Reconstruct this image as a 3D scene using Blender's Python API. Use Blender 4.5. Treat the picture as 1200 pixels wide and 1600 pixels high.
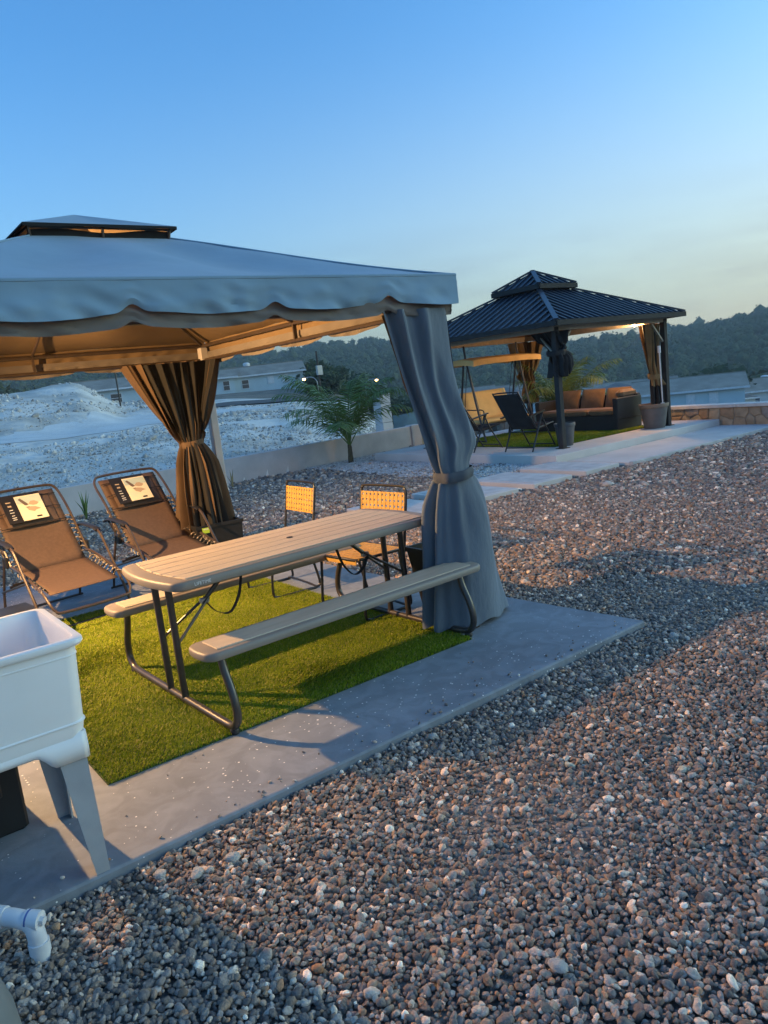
import bpy, bmesh, math, random
import numpy as np
from mathutils import Vector, Matrix, Quaternion

PI = math.pi
R = math.radians
random.seed(7)
rng = np.random.default_rng(7)
for o in list(bpy.data.objects):
    bpy.data.objects.remove(o)
SC = bpy.context.scene
COL = SC.collection

# ------------------------------------------------------------------ camera
# site axes: X runs along the picnic table, Y across it away from the camera
cam_d = bpy.data.cameras.new('camera')
cam = bpy.data.objects.new('camera', cam_d)
COL.objects.link(cam)
right = Vector((0.788834, -0.604401, -0.111537))
up = Vector((0.191257, 0.068931, 0.979117))
fwd = Vector((0.584090, 0.793693, -0.169971))
cam.matrix_world = Matrix(((right.x, up.x, -fwd.x, 0), (right.y, up.y, -fwd.y, 0),
                           (right.z, up.z, -fwd.z, 1.6095), (0, 0, 0, 1)))
cam_d.sensor_fit = 'VERTICAL'
cam_d.sensor_height = 36
cam_d.lens = 26.66
cam_d.clip_start = 0.05
cam_d.clip_end = 6000
SC.camera = cam

# ------------------------------------------------------------------ sky, sun, exposure
SUN_AZ = R(-31)          # direction of the set sun, measured from +X towards +Y
SUN_EL = R(11.0)
world = bpy.data.worlds.new('World')
SC.world = world
world.use_nodes = True
wn, wl = world.node_tree.nodes, world.node_tree.links
wn.clear()
w_out = wn.new('ShaderNodeOutputWorld')
w_bg = wn.new('ShaderNodeBackground')
w_sky = wn.new('ShaderNodeTexSky')
w_sky.sky_type = 'NISHITA'
w_sky.sun_disc = False
w_sky.sun_elevation = SUN_EL
w_sky.sun_rotation = PI / 2 - SUN_AZ
w_sky.altitude = 100
w_sky.air_density = 1.0
w_sky.dust_density = 3.2
w_sky.ozone_density = 2.0
# a thin veil of cloud low over the hills
w_tc = wn.new('ShaderNodeTexCoord')
w_map = wn.new('ShaderNodeMapping')
w_map.inputs['Scale'].default_value = (1.6, 1.6, 13.0)
w_noise = wn.new('ShaderNodeTexNoise')
w_noise.inputs['Scale'].default_value = 2.2
w_noise.inputs['Detail'].default_value = 6.0
w_noise.inputs['Roughness'].default_value = 0.55
w_sep = wn.new('ShaderNodeSeparateXYZ')
w_ramp = wn.new('ShaderNodeMapRange')
w_ramp.inputs['From Min'].default_value = 0.44
w_ramp.inputs['From Max'].default_value = 0.72
w_low = wn.new('ShaderNodeMapRange')
w_low.inputs['From Min'].default_value = 0.20
w_low.inputs['From Max'].default_value = 0.06
w_mul = wn.new('ShaderNodeMath'); w_mul.operation = 'MULTIPLY'
w_mul2 = wn.new('ShaderNodeMath'); w_mul2.operation = 'MULTIPLY'; w_mul2.inputs[1].default_value = 0.9
w_mix = wn.new('ShaderNodeMix'); w_mix.data_type = 'RGBA'; w_mix.blend_type = 'MULTIPLY'
w_mix.inputs['B'].default_value = (0.74, 0.70, 0.76, 1)
w_hsv = wn.new('ShaderNodeHueSaturation')
w_hsv.inputs['Saturation'].default_value = 1.16
wl.new(w_tc.outputs['Generated'], w_map.inputs['Vector'])
wl.new(w_map.outputs['Vector'], w_noise.inputs['Vector'])
wl.new(w_tc.outputs['Generated'], w_sep.inputs['Vector'])
wl.new(w_noise.outputs['Fac'], w_ramp.inputs['Value'])
wl.new(w_sep.outputs['Z'], w_low.inputs['Value'])
wl.new(w_ramp.outputs['Result'], w_mul.inputs[0])
wl.new(w_low.outputs['Result'], w_mul.inputs[1])
wl.new(w_mul.outputs[0], w_mul2.inputs[0])
wl.new(w_mul2.outputs[0], w_mix.inputs['Factor'])
wl.new(w_sky.outputs['Color'], w_hsv.inputs['Color'])
w_tint = wn.new('ShaderNodeMix'); w_tint.data_type = 'RGBA'; w_tint.blend_type = 'MULTIPLY'
w_tint.inputs['Factor'].default_value = 1.0
w_tint.inputs['B'].default_value = (0.62, 1.05, 1.37, 1)     # the camera's cool white balance
wl.new(w_hsv.outputs['Color'], w_tint.inputs['A'])
# pale evening veil low in the sky, thicker towards the set sun
w_dot = wn.new('ShaderNodeVectorMath'); w_dot.operation = 'DOT_PRODUCT'
w_dot.inputs[1].default_value = (math.cos(SUN_AZ), math.sin(SUN_AZ), 0)
w_az = wn.new('ShaderNodeMapRange'); w_az.interpolation_type = 'SMOOTHSTEP'
w_az.inputs['From Min'].default_value = -0.4; w_az.inputs['From Max'].default_value = 0.95
w_az.inputs['To Min'].default_value = 0.20; w_az.inputs['To Max'].default_value = 1.0
w_el = wn.new('ShaderNodeMapRange'); w_el.interpolation_type = 'SMOOTHSTEP'
w_el.inputs['From Min'].default_value = 0.42; w_el.inputs['From Max'].default_value = 0.0
w_el.inputs['To Min'].default_value = 0.0; w_el.inputs['To Max'].default_value = 0.86
w_vf = wn.new('ShaderNodeMath'); w_vf.operation = 'MULTIPLY'
w_veil = wn.new('ShaderNodeMix'); w_veil.data_type = 'RGBA'
w_veil.inputs['B'].default_value = (2.95, 2.78, 2.08, 1)
wl.new(w_tc.outputs['Generated'], w_dot.inputs[0])
wl.new(w_dot.outputs['Value'], w_az.inputs['Value'])
wl.new(w_sep.outputs['Z'], w_el.inputs['Value'])
wl.new(w_az.outputs['Result'], w_vf.inputs[0]); wl.new(w_el.outputs['Result'], w_vf.inputs[1])
wl.new(w_vf.outputs[0], w_veil.inputs['Factor'])
wl.new(w_tint.outputs['Result'], w_veil.inputs['A'])
wl.new(w_veil.outputs['Result'], w_mix.inputs['A'])
wl.new(w_mix.outputs['Result'], w_bg.inputs['Color'])
wl.new(w_bg.outputs['Background'], w_out.inputs['Surface'])
w_bg.inputs['Strength'].default_value = 0.15

sun_d = bpy.data.lights.new('sun', 'SUN')
sun_d.energy = 0.02
sun_d.angle = R(12)
sun_d.color = (1.0, 0.78, 0.55)
sun = bpy.data.objects.new('sun', sun_d)
COL.objects.link(sun)
_sd = Vector((math.cos(SUN_AZ) * math.cos(SUN_EL), math.sin(SUN_AZ) * math.cos(SUN_EL), math.sin(SUN_EL)))
sun.rotation_euler = _sd.to_track_quat('Z', 'Y').to_euler()

SC.view_settings.view_transform = 'Standard'
SC.view_settings.look = 'None'
SC.view_settings.exposure = 0.98
SC.view_settings.gamma = 1.0
SC.view_settings.use_curve_mapping = False
SC.render.engine = 'CYCLES'
SC.cycles.max_bounces = 6

LAMP_NEAR = 700.0      # watts of the flood light under the near canopy
LAMP_FAR = 55.0       # watts of the bulb in the far gazebo
WARM = (1.0, 0.56, 0.22)

# ------------------------------------------------------------------ materials
MATS = {}
def mat(name, c1, c2=None, scale=6.0, rough=0.7, bump=0.0, bscale=None, metal=0.0, detail=5.0,
        lo=0.35, hi=0.65, stretch=None, spec=0.4, emit=None, trans=0.0, sheen=0.0, bdist=0.01):
    if name in MATS:
        return MATS[name]
    m = bpy.data.materials.new(name)
    m.use_nodes = True
    n, l = m.node_tree.nodes, m.node_tree.links
    b = n['Principled BSDF']
    b.inputs['Roughness'].default_value = rough
    b.inputs['Metallic'].default_value = metal
    b.inputs['Specular IOR Level'].default_value = spec
    if sheen:
        b.inputs['Sheen Weight'].default_value = sheen
    tc = n.new('ShaderNodeTexCoord')
    vec = tc.outputs['Object']
    if stretch:
        mp = n.new('ShaderNodeMapping')
        mp.inputs['Scale'].default_value = stretch
        l.new(vec, mp.inputs['Vector'])
        vec = mp.outputs['Vector']
    nz = n.new('ShaderNodeTexNoise')
    nz.inputs['Scale'].default_value = scale
    nz.inputs['Detail'].default_value = detail
    l.new(vec, nz.inputs['Vector'])
    if c2 is None:
        c2 = tuple(x * 0.8 for x in c1)
    rp = n.new('ShaderNodeValToRGB')
    rp.color_ramp.elements[0].position = lo
    rp.color_ramp.elements[0].color = (*c2, 1)
    rp.color_ramp.elements[1].position = hi
    rp.color_ramp.elements[1].color = (*c1, 1)
    l.new(nz.outputs['Fac'], rp.inputs['Fac'])
    l.new(rp.outputs['Color'], b.inputs['Base Color'])
    if bump:
        nb = n.new('ShaderNodeTexNoise')
        nb.inputs['Scale'].default_value = bscale or scale * 4
        nb.inputs['Detail'].default_value = 4
        l.new(vec, nb.inputs['Vector'])
        bp = n.new('ShaderNodeBump')
        bp.inputs['Strength'].default_value = bump
        bp.inputs['Distance'].default_value = bdist
        l.new(nb.outputs['Fac'], bp.inputs['Height'])
        l.new(bp.outputs['Normal'], b.inputs['Normal'])
    if emit:
        b.inputs['Emission Color'].default_value = (*emit[0], 1)
        b.inputs['Emission Strength'].default_value = emit[1]
    if trans:
        out = n['Material Output']
        tr = n.new('ShaderNodeBsdfTranslucent')
        l.new(rp.outputs['Color'], tr.inputs['Color'])
        mx = n.new('ShaderNodeMixShader')
        mx.inputs['Fac'].default_value = trans
        l.new(b.outputs['BSDF'], mx.inputs[1])
        l.new(tr.outputs['BSDF'], mx.inputs[2])
        l.new(mx.outputs['Shader'], out.inputs['Surface'])
    MATS[name] = m
    return m

def mat_concrete(name, base, dark, speck=True):
    m = mat(name, base, dark, scale=1.6, rough=0.72, bump=0.25, bscale=60, bdist=0.004, lo=0.3, hi=0.7, detail=8)
    n, l = m.node_tree.nodes, m.node_tree.links
    b = n['Principled BSDF']
    if speck:
        tc = [x for x in n if x.type == 'TEX_COORD'][0]
        vo = n.new('ShaderNodeTexVoronoi')
        vo.inputs['Scale'].default_value = 42
        vo.inputs['Randomness'].default_value = 1.0
        l.new(tc.outputs['Object'], vo.inputs['Vector'])
        n2 = n.new('ShaderNodeTexNoise')
        n2.inputs['Scale'].default_value = 0.7
        n2.inputs['Detail'].default_value = 3
        l.new(tc.outputs['Object'], n2.inputs['Vector'])
        # speck radius differs from drop to drop and most cells hold none
        sepc = n.new('ShaderNodeSeparateColor')
        l.new(vo.outputs['Color'], sepc.inputs['Color'])
        a = n.new('ShaderNodeMath'); a.operation = 'MULTIPLY'
        l.new(sepc.outputs[0], a.inputs[0]); l.new(n2.outputs['Fac'], a.inputs[1])
        mr = n.new('ShaderNodeMapRange')
        mr.inputs['From Min'].default_value = 0.22
        mr.inputs['From Max'].default_value = 0.62
        mr.inputs['To Min'].default_value = 0.0
        mr.inputs['To Max'].default_value = 0.27
        l.new(a.outputs[0], mr.inputs['Value'])
        lt = n.new('ShaderNodeMath'); lt.operation = 'LESS_THAN'
        l.new(vo.outputs['Distance'], lt.inputs[0]); l.new(mr.outputs['Result'], lt.inputs[1])
        mx = n.new('ShaderNodeMix'); mx.data_type = 'RGBA'
        rp = [x for x in n if x.type == 'VALTORGB'][0]
        st = n.new('ShaderNodeTexNoise'); st.inputs['Scale'].default_value = 7.0; st.inputs['Detail'].default_value = 7; st.inputs['Distortion'].default_value = 1.2
        l.new(tc.outputs['Object'], st.inputs['Vector'])
        sr = n.new('ShaderNodeMapRange'); sr.inputs['From Min'].default_value = .42; sr.inputs['From Max'].default_value = .62
        sr.inputs['To Min'].default_value = .86; sr.inputs['To Max'].default_value = 1.06
        l.new(st.outputs['Fac'], sr.inputs['Value'])
        sc_ = n.new('ShaderNodeVectorMath'); sc_.operation = 'SCALE'
        l.new(rp.outputs['Color'], sc_.inputs[0]); l.new(sr.outputs['Result'], sc_.inputs['Scale'])
        l.new(lt.outputs[0], mx.inputs['Factor'])
        l.new(sc_.outputs[0], mx.inputs['A'])
        mx.inputs['B'].default_value = (0.80, 0.78, 0.74, 1)
        l.new(mx.outputs['Result'], b.inputs['Base Color'])
    return m

M_slab = mat_concrete('patio_concrete', (0.240, 0.268, 0.300), (0.170, 0.190, 0.214))
M_path = mat_concrete('path_concrete', (0.60, 0.57, 0.54), (0.47, 0.45, 0.43), speck=False)
M_kerb = mat('kerb_concrete', (0.55, 0.54, 0.52), (0.42, 0.41, 0.40), scale=5, rough=0.8, bump=0.2, bscale=50, bdist=0.004)
M_wall = mat('wall_render', (0.56, 0.52, 0.51), (0.46, 0.43, 0.42), scale=2.5, rough=0.85, bump=0.2, bscale=30, bdist=0.005)
M_gravelbed = mat('gravel_bed', (0.25, 0.225, 0.20), (0.085, 0.078, 0.07), scale=26, rough=0.95, bump=1.0, bscale=34, bdist=0.03, lo=0.4, hi=0.62, detail=6)
M_turf_back = mat('turf_backing', (0.035, 0.075, 0.012), (0.02, 0.045, 0.008), scale=40, rough=0.9, bump=0.6, bscale=150)
M_canvas = mat('canvas_grey', (0.185, 0.30, 0.40), (0.165, 0.27, 0.36), scale=3, rough=0.8, bump=0.15, bscale=5, bdist=0.03, sheen=0.2)
M_canvas_lamplit = mat('canvas_lamplit', (0.17, 0.115, 0.062), (0.145, 0.098, 0.053), scale=3, rough=0.85, bump=0.1, bscale=5, bdist=0.03)  # lamplit brown put into the colour of the same cloth's inner face
M_canvas_in = mat('canvas_lower', (0.16, 0.14, 0.125), (0.13, 0.115, 0.105), scale=4, rough=0.9)
M_curtain_lamplit = mat('curtain_lamplit', (0.10, 0.062, 0.034), (0.080, 0.050, 0.028), scale=5, rough=0.85)  # lamplit brown put into the colour of the curtains' inner face
M_curtain = mat('curtain_cloth', (0.115, 0.148, 0.185), (0.097, 0.126, 0.16), scale=5, rough=0.85, sheen=0.25, bump=0.45, bscale=10, bdist=0.02, stretch=(1.6, 1.6, .7))
M_post = mat('pale_post', (0.46, 0.44, 0.44), (0.40, 0.38, 0.38), scale=6, rough=0.6)
M_tie = mat('tie_cloth', (0.085, 0.098, 0.115), (0.07, 0.08, 0.095), scale=5, rough=0.85)
M_net = mat('netting_black', (0.015, 0.014, 0.014), (0.010, 0.010, 0.010), rough=0.9)
M_bronze = mat('bronze_tube', (0.055, 0.038, 0.028), (0.040, 0.028, 0.022), scale=12, rough=0.35, spec=0.6)
M_tableframe = mat('table_tube', (0.050, 0.042, 0.036), (0.036, 0.030, 0.027), scale=14, rough=0.32, spec=0.6)
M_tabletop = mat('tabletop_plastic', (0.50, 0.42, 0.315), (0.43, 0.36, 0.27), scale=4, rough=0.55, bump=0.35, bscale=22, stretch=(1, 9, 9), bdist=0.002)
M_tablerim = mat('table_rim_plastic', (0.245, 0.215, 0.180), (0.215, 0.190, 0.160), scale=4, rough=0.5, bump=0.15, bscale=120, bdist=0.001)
M_black = mat('black_plastic', (0.014, 0.014, 0.015), (0.010, 0.010, 0.011), rough=0.5)
M_blacktube = mat('black_tube', (0.016, 0.015, 0.016), (0.012, 0.011, 0.012), rough=0.35, spec=0.55)
M_strap = mat('strap_webbing', (0.012, 0.012, 0.013), None, rough=0.8)
M_white = mat('white_plastic', (0.80, 0.80, 0.79), (0.74, 0.74, 0.73), scale=3, rough=0.42, bump=0.05, bscale=40, bdist=0.001)
M_pvc = mat('white_pvc', (0.70, 0.71, 0.72), (0.55, 0.57, 0.60), scale=9, rough=0.4, bump=0.1, bscale=60, bdist=0.001)
M_sinkleg = mat('grey_sink_leg', (0.33, 0.345, 0.36), (0.28, 0.295, 0.31), scale=8, rough=0.45)
M_bin = mat('grey_bin', (0.20, 0.21, 0.21), (0.16, 0.17, 0.17), scale=8, rough=0.6)
M_recfab = mat('recliner_mesh', (0.095, 0.060, 0.043), (0.077, 0.048, 0.035), scale=40, rough=0.75, bump=0.3, bscale=380, bdist=0.001)
M_lace = mat('bungee_lace', (0.34, 0.29, 0.24), (0.02, 0.02, 0.02), scale=60, rough=0.6, lo=0.45, hi=0.55)
M_cardblack = mat('card_black', (0.016, 0.017, 0.022), None, rough=0.35)
M_cardcream = mat('card_cream', (0.74, 0.66, 0.46), (0.66, 0.62, 0.48), scale=14, rough=0.4)
M_cardsky = mat('card_pale_green', (0.46, 0.55, 0.46), (0.40, 0.50, 0.46), scale=14, rough=0.4)
M_cardink = mat('card_ink', (0.14, 0.10, 0.08), None, rough=0.5)
M_cardtan = mat('card_tan_ink', (0.45, 0.34, 0.23), None, rough=0.5)
M_lettering = mat('white_lettering', (0.72, 0.72, 0.70), None, rough=0.5)
M_yellow = mat('yellow_weave', (0.52, 0.31, 0.07), (0.43, 0.25, 0.055), scale=20, rough=0.6, bump=0.3, bscale=160, bdist=0.002)
M_metalroof = mat('dark_metal_roof', (0.045, 0.052, 0.070), (0.035, 0.041, 0.056), scale=5, rough=0.34, metal=0.25, spec=0.6)
M_gazpost = mat('gazebo_post', (0.045, 0.043, 0.043), (0.036, 0.034, 0.034), scale=10, rough=0.7, spec=0.15)
M_gazlight = mat('gazebo_trim', (0.30, 0.26, 0.21), (0.25, 0.22, 0.18), scale=10, rough=0.5)
M_gazwood = mat('gazebo_ceiling', (0.20, 0.11, 0.05), (0.15, 0.08, 0.035), scale=5, rough=0.7, stretch=(1, 8, 1))
M_gazcurt = mat('gazebo_curtain', (0.20, 0.13, 0.055), (0.13, 0.085, 0.04), scale=6, rough=0.85)
M_gazcurtdark = mat('gazebo_curtain_dark', (0.020, 0.020, 0.022), (0.014, 0.014, 0.015), scale=6, rough=0.85)
M_swingcloth = mat('swing_cloth', (0.78, 0.50, 0.20), (0.70, 0.44, 0.17), scale=5, rough=0.8)
M_wicker = mat('dark_wicker', (0.028, 0.025, 0.024), (0.016, 0.014, 0.013), scale=60, rough=0.6, bump=0.5, bscale=70, stretch=(1, 1, 3))
M_cushion = mat('brown_cushion', (0.22, 0.125, 0.060), (0.17, 0.095, 0.045), scale=8, rough=0.9, bump=0.2, bscale=20, sheen=0.2)
M_pot = mat('grey_pot', (0.115, 0.110, 0.110), (0.090, 0.086, 0.086), scale=8, rough=0.6, bump=0.15, bscale=30)
M_potrim = mat('pot_rim', (0.19, 0.14, 0.10), (0.15, 0.11, 0.08), scale=8, rough=0.6)
M_soil = mat('potting_soil', (0.03, 0.022, 0.016), None, scale=40, rough=1.0, bump=0.6)
M_marl = mat('white_marl', (0.72, 0.67, 0.60), (0.48, 0.44, 0.38), scale=0.55, rough=0.95, bump=0.5, bscale=2.4, bdist=0.25, lo=0.36, hi=0.62, detail=10)
M_track = mat('marl_track', (0.68, 0.67, 0.64), (0.58, 0.57, 0.54), scale=0.8, rough=0.95, bump=0.3, bscale=4, bdist=0.1, detail=8)
M_road = mat('asphalt', (0.085, 0.085, 0.085), (0.060, 0.060, 0.060), scale=0.5, rough=0.9)
M_grassland = mat('valley_ground', (0.060, 0.075, 0.035), (0.035, 0.05, 0.022), scale=0.05, rough=1.0)
M_forest = mat('forest_leaves', (0.085, 0.115, 0.042), (0.042, 0.066, 0.025), scale=0.12, rough=0.95, bump=1.0, bscale=0.9, bdist=1.2, lo=0.32, hi=0.68)
M_leaf = mat('palm_leaf', (0.15, 0.235, 0.06), (0.10, 0.17, 0.04), scale=9, rough=0.5, trans=0.15)
M_leaf2 = mat('palm_leaf_lamplit', (0.20, 0.25, 0.06), (0.13, 0.18, 0.04), scale=9, rough=0.5, trans=0.2)  # palm leaf again, with the lamp's yellow light put into the colour
M_treeleaf = mat('tree_leaf', (0.055, 0.080, 0.028), (0.030, 0.050, 0.018), scale=2, rough=0.8, trans=0.1)
M_palmstem = mat('palm_stem', (0.11, 0.095, 0.055), (0.065, 0.055, 0.035), scale=14, rough=0.85, bump=0.5, stretch=(1, 1, 4))
M_bark = mat('bark', (0.09, 0.07, 0.05), (0.05, 0.04, 0.03), scale=6, rough=0.95, bump=0.5)
M_straw = mat('dry_leaf', (0.36, 0.28, 0.14), (0.25, 0.20, 0.10), scale=10, rough=0.8)
M_housewall = mat('house_wall_pale', (0.62, 0.66, 0.66), (0.56, 0.60, 0.60), scale=0.6, rough=0.85)
M_housewall2 = mat('house_wall_blue', (0.56, 0.66, 0.69), (0.50, 0.60, 0.63), scale=0.6, rough=0.85)
M_houseroof = mat('house_roof_grey', (0.33, 0.29, 0.24), (0.24, 0.215, 0.18), scale=0.7, rough=0.9, bump=0.2, bscale=6, bdist=0.03)
M_houseroof2 = mat('house_roof_dark', (0.20, 0.19, 0.185), (0.15, 0.145, 0.14), scale=0.7, rough=0.9)
M_glass = mat('window_glass', (0.05, 0.06, 0.07), (0.04, 0.05, 0.06), rough=0.12, spec=0.8)
M_winwhite = mat('window_white', (0.78, 0.79, 0.80), None, rough=0.5)
M_tank = mat('water_tank', (0.75, 0.76, 0.78), None, rough=0.5)
M_tankdark = mat('water_tank_dark', (0.03, 0.03, 0.035), None, rough=0.5)
M_steel = mat('galvanised_steel', (0.42, 0.43, 0.44), (0.34, 0.35, 0.36), scale=12, rough=0.4, metal=0.6)
M_lampglow = mat('lamp_glow', (1, 0.8, 0.5), None, emit=((1.0, 0.62, 0.20), 7.0))
M_lampwhite = mat('lamp_white', (1, 1, 1), None, emit=((0.95, 0.98, 1.0), 25.0))
M_bulb = mat('bulb_warm', (1, 0.8, 0.5), None, emit=((1.0, 0.55, 0.2), 4.0))
M_labelgreen = mat('green_label', (0.42, 0.60, 0.05), (0.38, 0.55, 0.05), rough=0.4)
M_tarp = mat('blue_tarp', (0.05, 0.13, 0.20), (0.04, 0.10, 0.16), scale=4, rough=0.6)
M_cope = mat('wall_coping', (0.60, 0.59, 0.57), (0.50, 0.49, 0.47), scale=5, rough=0.8)
M_mortar = mat('mortar', (0.33, 0.29, 0.24), (0.26, 0.23, 0.19), scale=9, rough=0.95, bump=0.5, bscale=40)
M_stones = [mat('wall_stone_%d' % i, c, tuple(x * 0.68 for x in c), scale=7, rough=0.9, bump=0.6, bscale=24, bdist=0.02)
            for i, c in enumerate([(0.42, 0.33, 0.23), (0.36, 0.30, 0.24), (0.47, 0.40, 0.30), (0.33, 0.29, 0.26), (0.40, 0.28, 0.18)])]
M_palestone = mat('pale_stone', (0.56, 0.53, 0.48), (0.44, 0.41, 0.37), scale=18, rough=0.9, bump=0.6, bscale=50, bdist=0.01)

# ------------------------------------------------------------------ mesh helpers
class MB:
    """collects shapes, links them as ONE mesh object"""
    def __init__(self):
        self.v, self.f = [], []
    def add(self, vs, fs):
        k = len(self.v)
        self.v += [tuple(p) for p in vs]
        self.f += [tuple(i + k for i in f) for f in fs]
        return self
    def box(self, c, s, rz=0.0, taper=1.0, b=0.0):
        """box by centre and size; taper scales the top; b chamfers the edges"""
        hx, hy, hz = s[0] / 2, s[1] / 2, s[2] / 2
        if b <= 0:
            rings = [(-hz, 0, 1.0), (hz, 0, taper)]
        else:
            rings = [(-hz, b, 1.0), (-hz + b, 0, 1.0), (hz - b, 0, taper), (hz, b, taper)]
        vs = []
        cr, sr = math.cos(rz), math.sin(rz)
        per = 4 if b <= 0 else 8
        for z, ins, t in rings:
            ax, ay = hx * t - ins, hy * t - ins
            bb = b
            if per == 4:
                pts = [(-ax, -ay), (ax, -ay), (ax, ay), (-ax, ay)]
            else:
                q = max(bb * 0.9, 1e-4)
                pts = [(-ax + q, -ay), (ax - q, -ay), (ax, -ay + q), (ax, ay - q), (ax - q, ay), (-ax + q, ay), (-ax, ay - q), (-ax, -ay + q)]
            for x, y in pts:
                vs.append((c[0] + cr * x - sr * y, c[1] + sr * x + cr * y, c[2] + z))
        fs = [tuple(reversed(range(per))), tuple(range((len(rings) - 1) * per, len(rings) * per))]
        for k in range(len(rings) - 1):
            for i in range(per):
                j = (i + 1) % per
                fs.append((k * per + i, k * per + j, (k + 1) * per + j, (k + 1) * per + i))
        return self.add(vs, fs)
    def bar(self, p0, p1, w, h, upv=(0, 0, 1)):
        """rectangular bar from p0 to p1"""
        p0, p1 = Vector(p0), Vector(p1)
        d = (p1 - p0).normalized()
        u = Vector(upv)
        s = d.cross(u)
        if s.length < 1e-4:
            s = d.cross(Vector((1, 0, 0)))
        s.normalize(); u = s.cross(d).normalized()
        vs = []
        for p in (p0, p1):
            for a, c in ((-1, -1), (1, -1), (1, 1), (-1, 1)):
                vs.append(p + s * (a * w / 2) + u * (c * h / 2))
        return self.add(vs, [(3, 2, 1, 0), (4, 5, 6, 7), (0, 1, 5, 4), (1, 2, 6, 5), (2, 3, 7, 6), (3, 0, 4, 7)])
    def tube(self, pts, r, seg=8, closed=False, cap=True):
        pts = [Vector(p) for p in pts]
        n = len(pts)
        rr = r if isinstance(r, (list, tuple)) else [r] * n
        tang = []
        for i in range(n):
            if closed:
                t = pts[(i + 1) % n] - pts[i - 1]
            else:
                t = pts[min(i + 1, n - 1)] - pts[max(i - 1, 0)]
            tang.append(t.normalized())
        ref = Vector((0, 0, 1)) if abs(tang[0].z) < 0.9 else Vector((1, 0, 0))
        nrm = (ref - tang[0] * ref.dot(tang[0])).normalized()
        vs = []
        for i in range(n):
            t = tang[i]
            nrm = (nrm - t * nrm.dot(t))
            nrm = nrm.normalized() if nrm.length > 1e-6 else t.orthogonal().normalized()
            bn = t.cross(nrm)
            for k in range(seg):
                a = 2 * PI * k / seg
                vs.append(pts[i] + (nrm * math.cos(a) + bn * math.sin(a)) * rr[i])
        fs = []
        m = n if closed else n - 1
        for i in range(m):
            for k in range(seg):
                a, b_ = i * seg + k, i * seg + (k + 1) % seg
                j = (i + 1) % n
                fs.append((a, b_, j * seg + (k + 1) % seg, j * seg + k))
        if cap and not closed:
            fs.append(tuple(reversed(range(seg))))
            fs.append(tuple(range((n - 1) * seg, n * seg)))
        return self.add(vs, fs)
    def lathe(self, prof, c=(0, 0, 0), seg=24, squash=(1, 1)):
        vs, fs = [], []
        for r, z in prof:
            for k in range(seg):
                a = 2 * PI * k / seg
                vs.append((c[0] + r * math.cos(a) * squash[0], c[1] + r * math.sin(a) * squash[1], c[2] + z))
        for i in range(len(prof) - 1):
            for k in range(seg):
                a, b_ = i * seg + k, i * seg + (k + 1) % seg
                fs.append((a, b_, b_ + seg, a + seg))
        fs.append(tuple(reversed(range(seg))))
        fs.append(tuple(range((len(prof) - 1) * seg, len(prof) * seg)))
        return self.add(vs, fs)
    def loft(self, outline, levels):
        """closed outline (x, y), levels = [(inset, z)], capped at both ends"""
        n = len(outline)
        P = [Vector((p[0], p[1])) for p in outline]
        nr = []
        for i in range(n):
            t = (P[(i + 1) % n] - P[i - 1]).normalized()
            nr.append(Vector((-t.y, t.x)))     # inward for counter-clockwise outlines
        vs, fs = [], []
        for ins, z in levels:
            for i in range(n):
                q = P[i] + nr[i] * ins
                vs.append((q.x, q.y, z))
        fs.append(tuple(reversed(range(n))))
        fs.append(tuple(range((len(levels) - 1) * n, len(levels) * n)))
        for k in range(len(levels) - 1):
            for i in range(n):
                j = (i + 1) % n
                fs.append((k * n + i, k * n + j, (k + 1) * n + j, (k + 1) * n + i))
        return self.add(vs, fs)
    def grid(self, rows):
        """rows: list of equally long lists of points"""
        n = len(rows[0])
        vs = [p for r in rows for p in r]
        fs = []
        for i in range(len(rows) - 1):
            for j in range(n - 1):
                fs.append((i * n + j, i * n + j + 1, (i + 1) * n + j + 1, (i + 1) * n + j))
        return self.add(vs, fs)
    def mesh(self, name, m=None, smooth=False):
        me = bpy.data.meshes.new(name)
        me.from_pydata([tuple(p) for p in self.v], [], self.f)
        me.update()
        if m:
            me.materials.append(m)
        if smooth:
            me.polygons.foreach_set('use_smooth', [True] * len(me.polygons))
            try:
                me.set_sharp_from_angle(angle=R(38))
            except Exception:
                pass
        return me
    def build(self, name, m=None, parent=None, smooth=False, loc=None, rot=None):
        return link(name, self.mesh(name, m, smooth), parent, loc, rot)

def link(name, data, parent=None, loc=None, rot=None):
    o = bpy.data.objects.new(name, data)
    COL.objects.link(o)
    if parent is not None:
        o.parent = parent
    if loc is not None:
        o.location = loc
    if rot is not None:
        o.rotation_euler = rot
    return o

def tag(o, label=None, cat=None, group=None, kind=None):
    if label: o['label'] = label
    if cat: o['category'] = cat
    if group: o['group'] = group
    if kind: o['kind'] = kind
    return o

def thing(name, label, cat, loc=(0, 0, 0), rz=0.0, group=None):
    o = bpy.data.objects.new(name, None)
    COL.objects.link(o)
    o.location = loc
    o.rotation_euler = (0, 0, rz)
    o.empty_display_size = 0.1
    return tag(o, label, cat, group, 'thing')

def struct(o):
    o['kind'] = 'structure'
    return o

def copy_tree(o, parent=None, loc=None, rz=None, label=None, group=None):
    c = o.copy()
    COL.objects.link(c)
    c.parent = parent
    if loc is not None: c.location = loc
    if rz is not None: c.rotation_euler = (0, 0, rz)
    if label: c['label'] = label
    if group: c['group'] = group
    for ch in list(o.children):
        copy_tree(ch, c)
    return c

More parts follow.
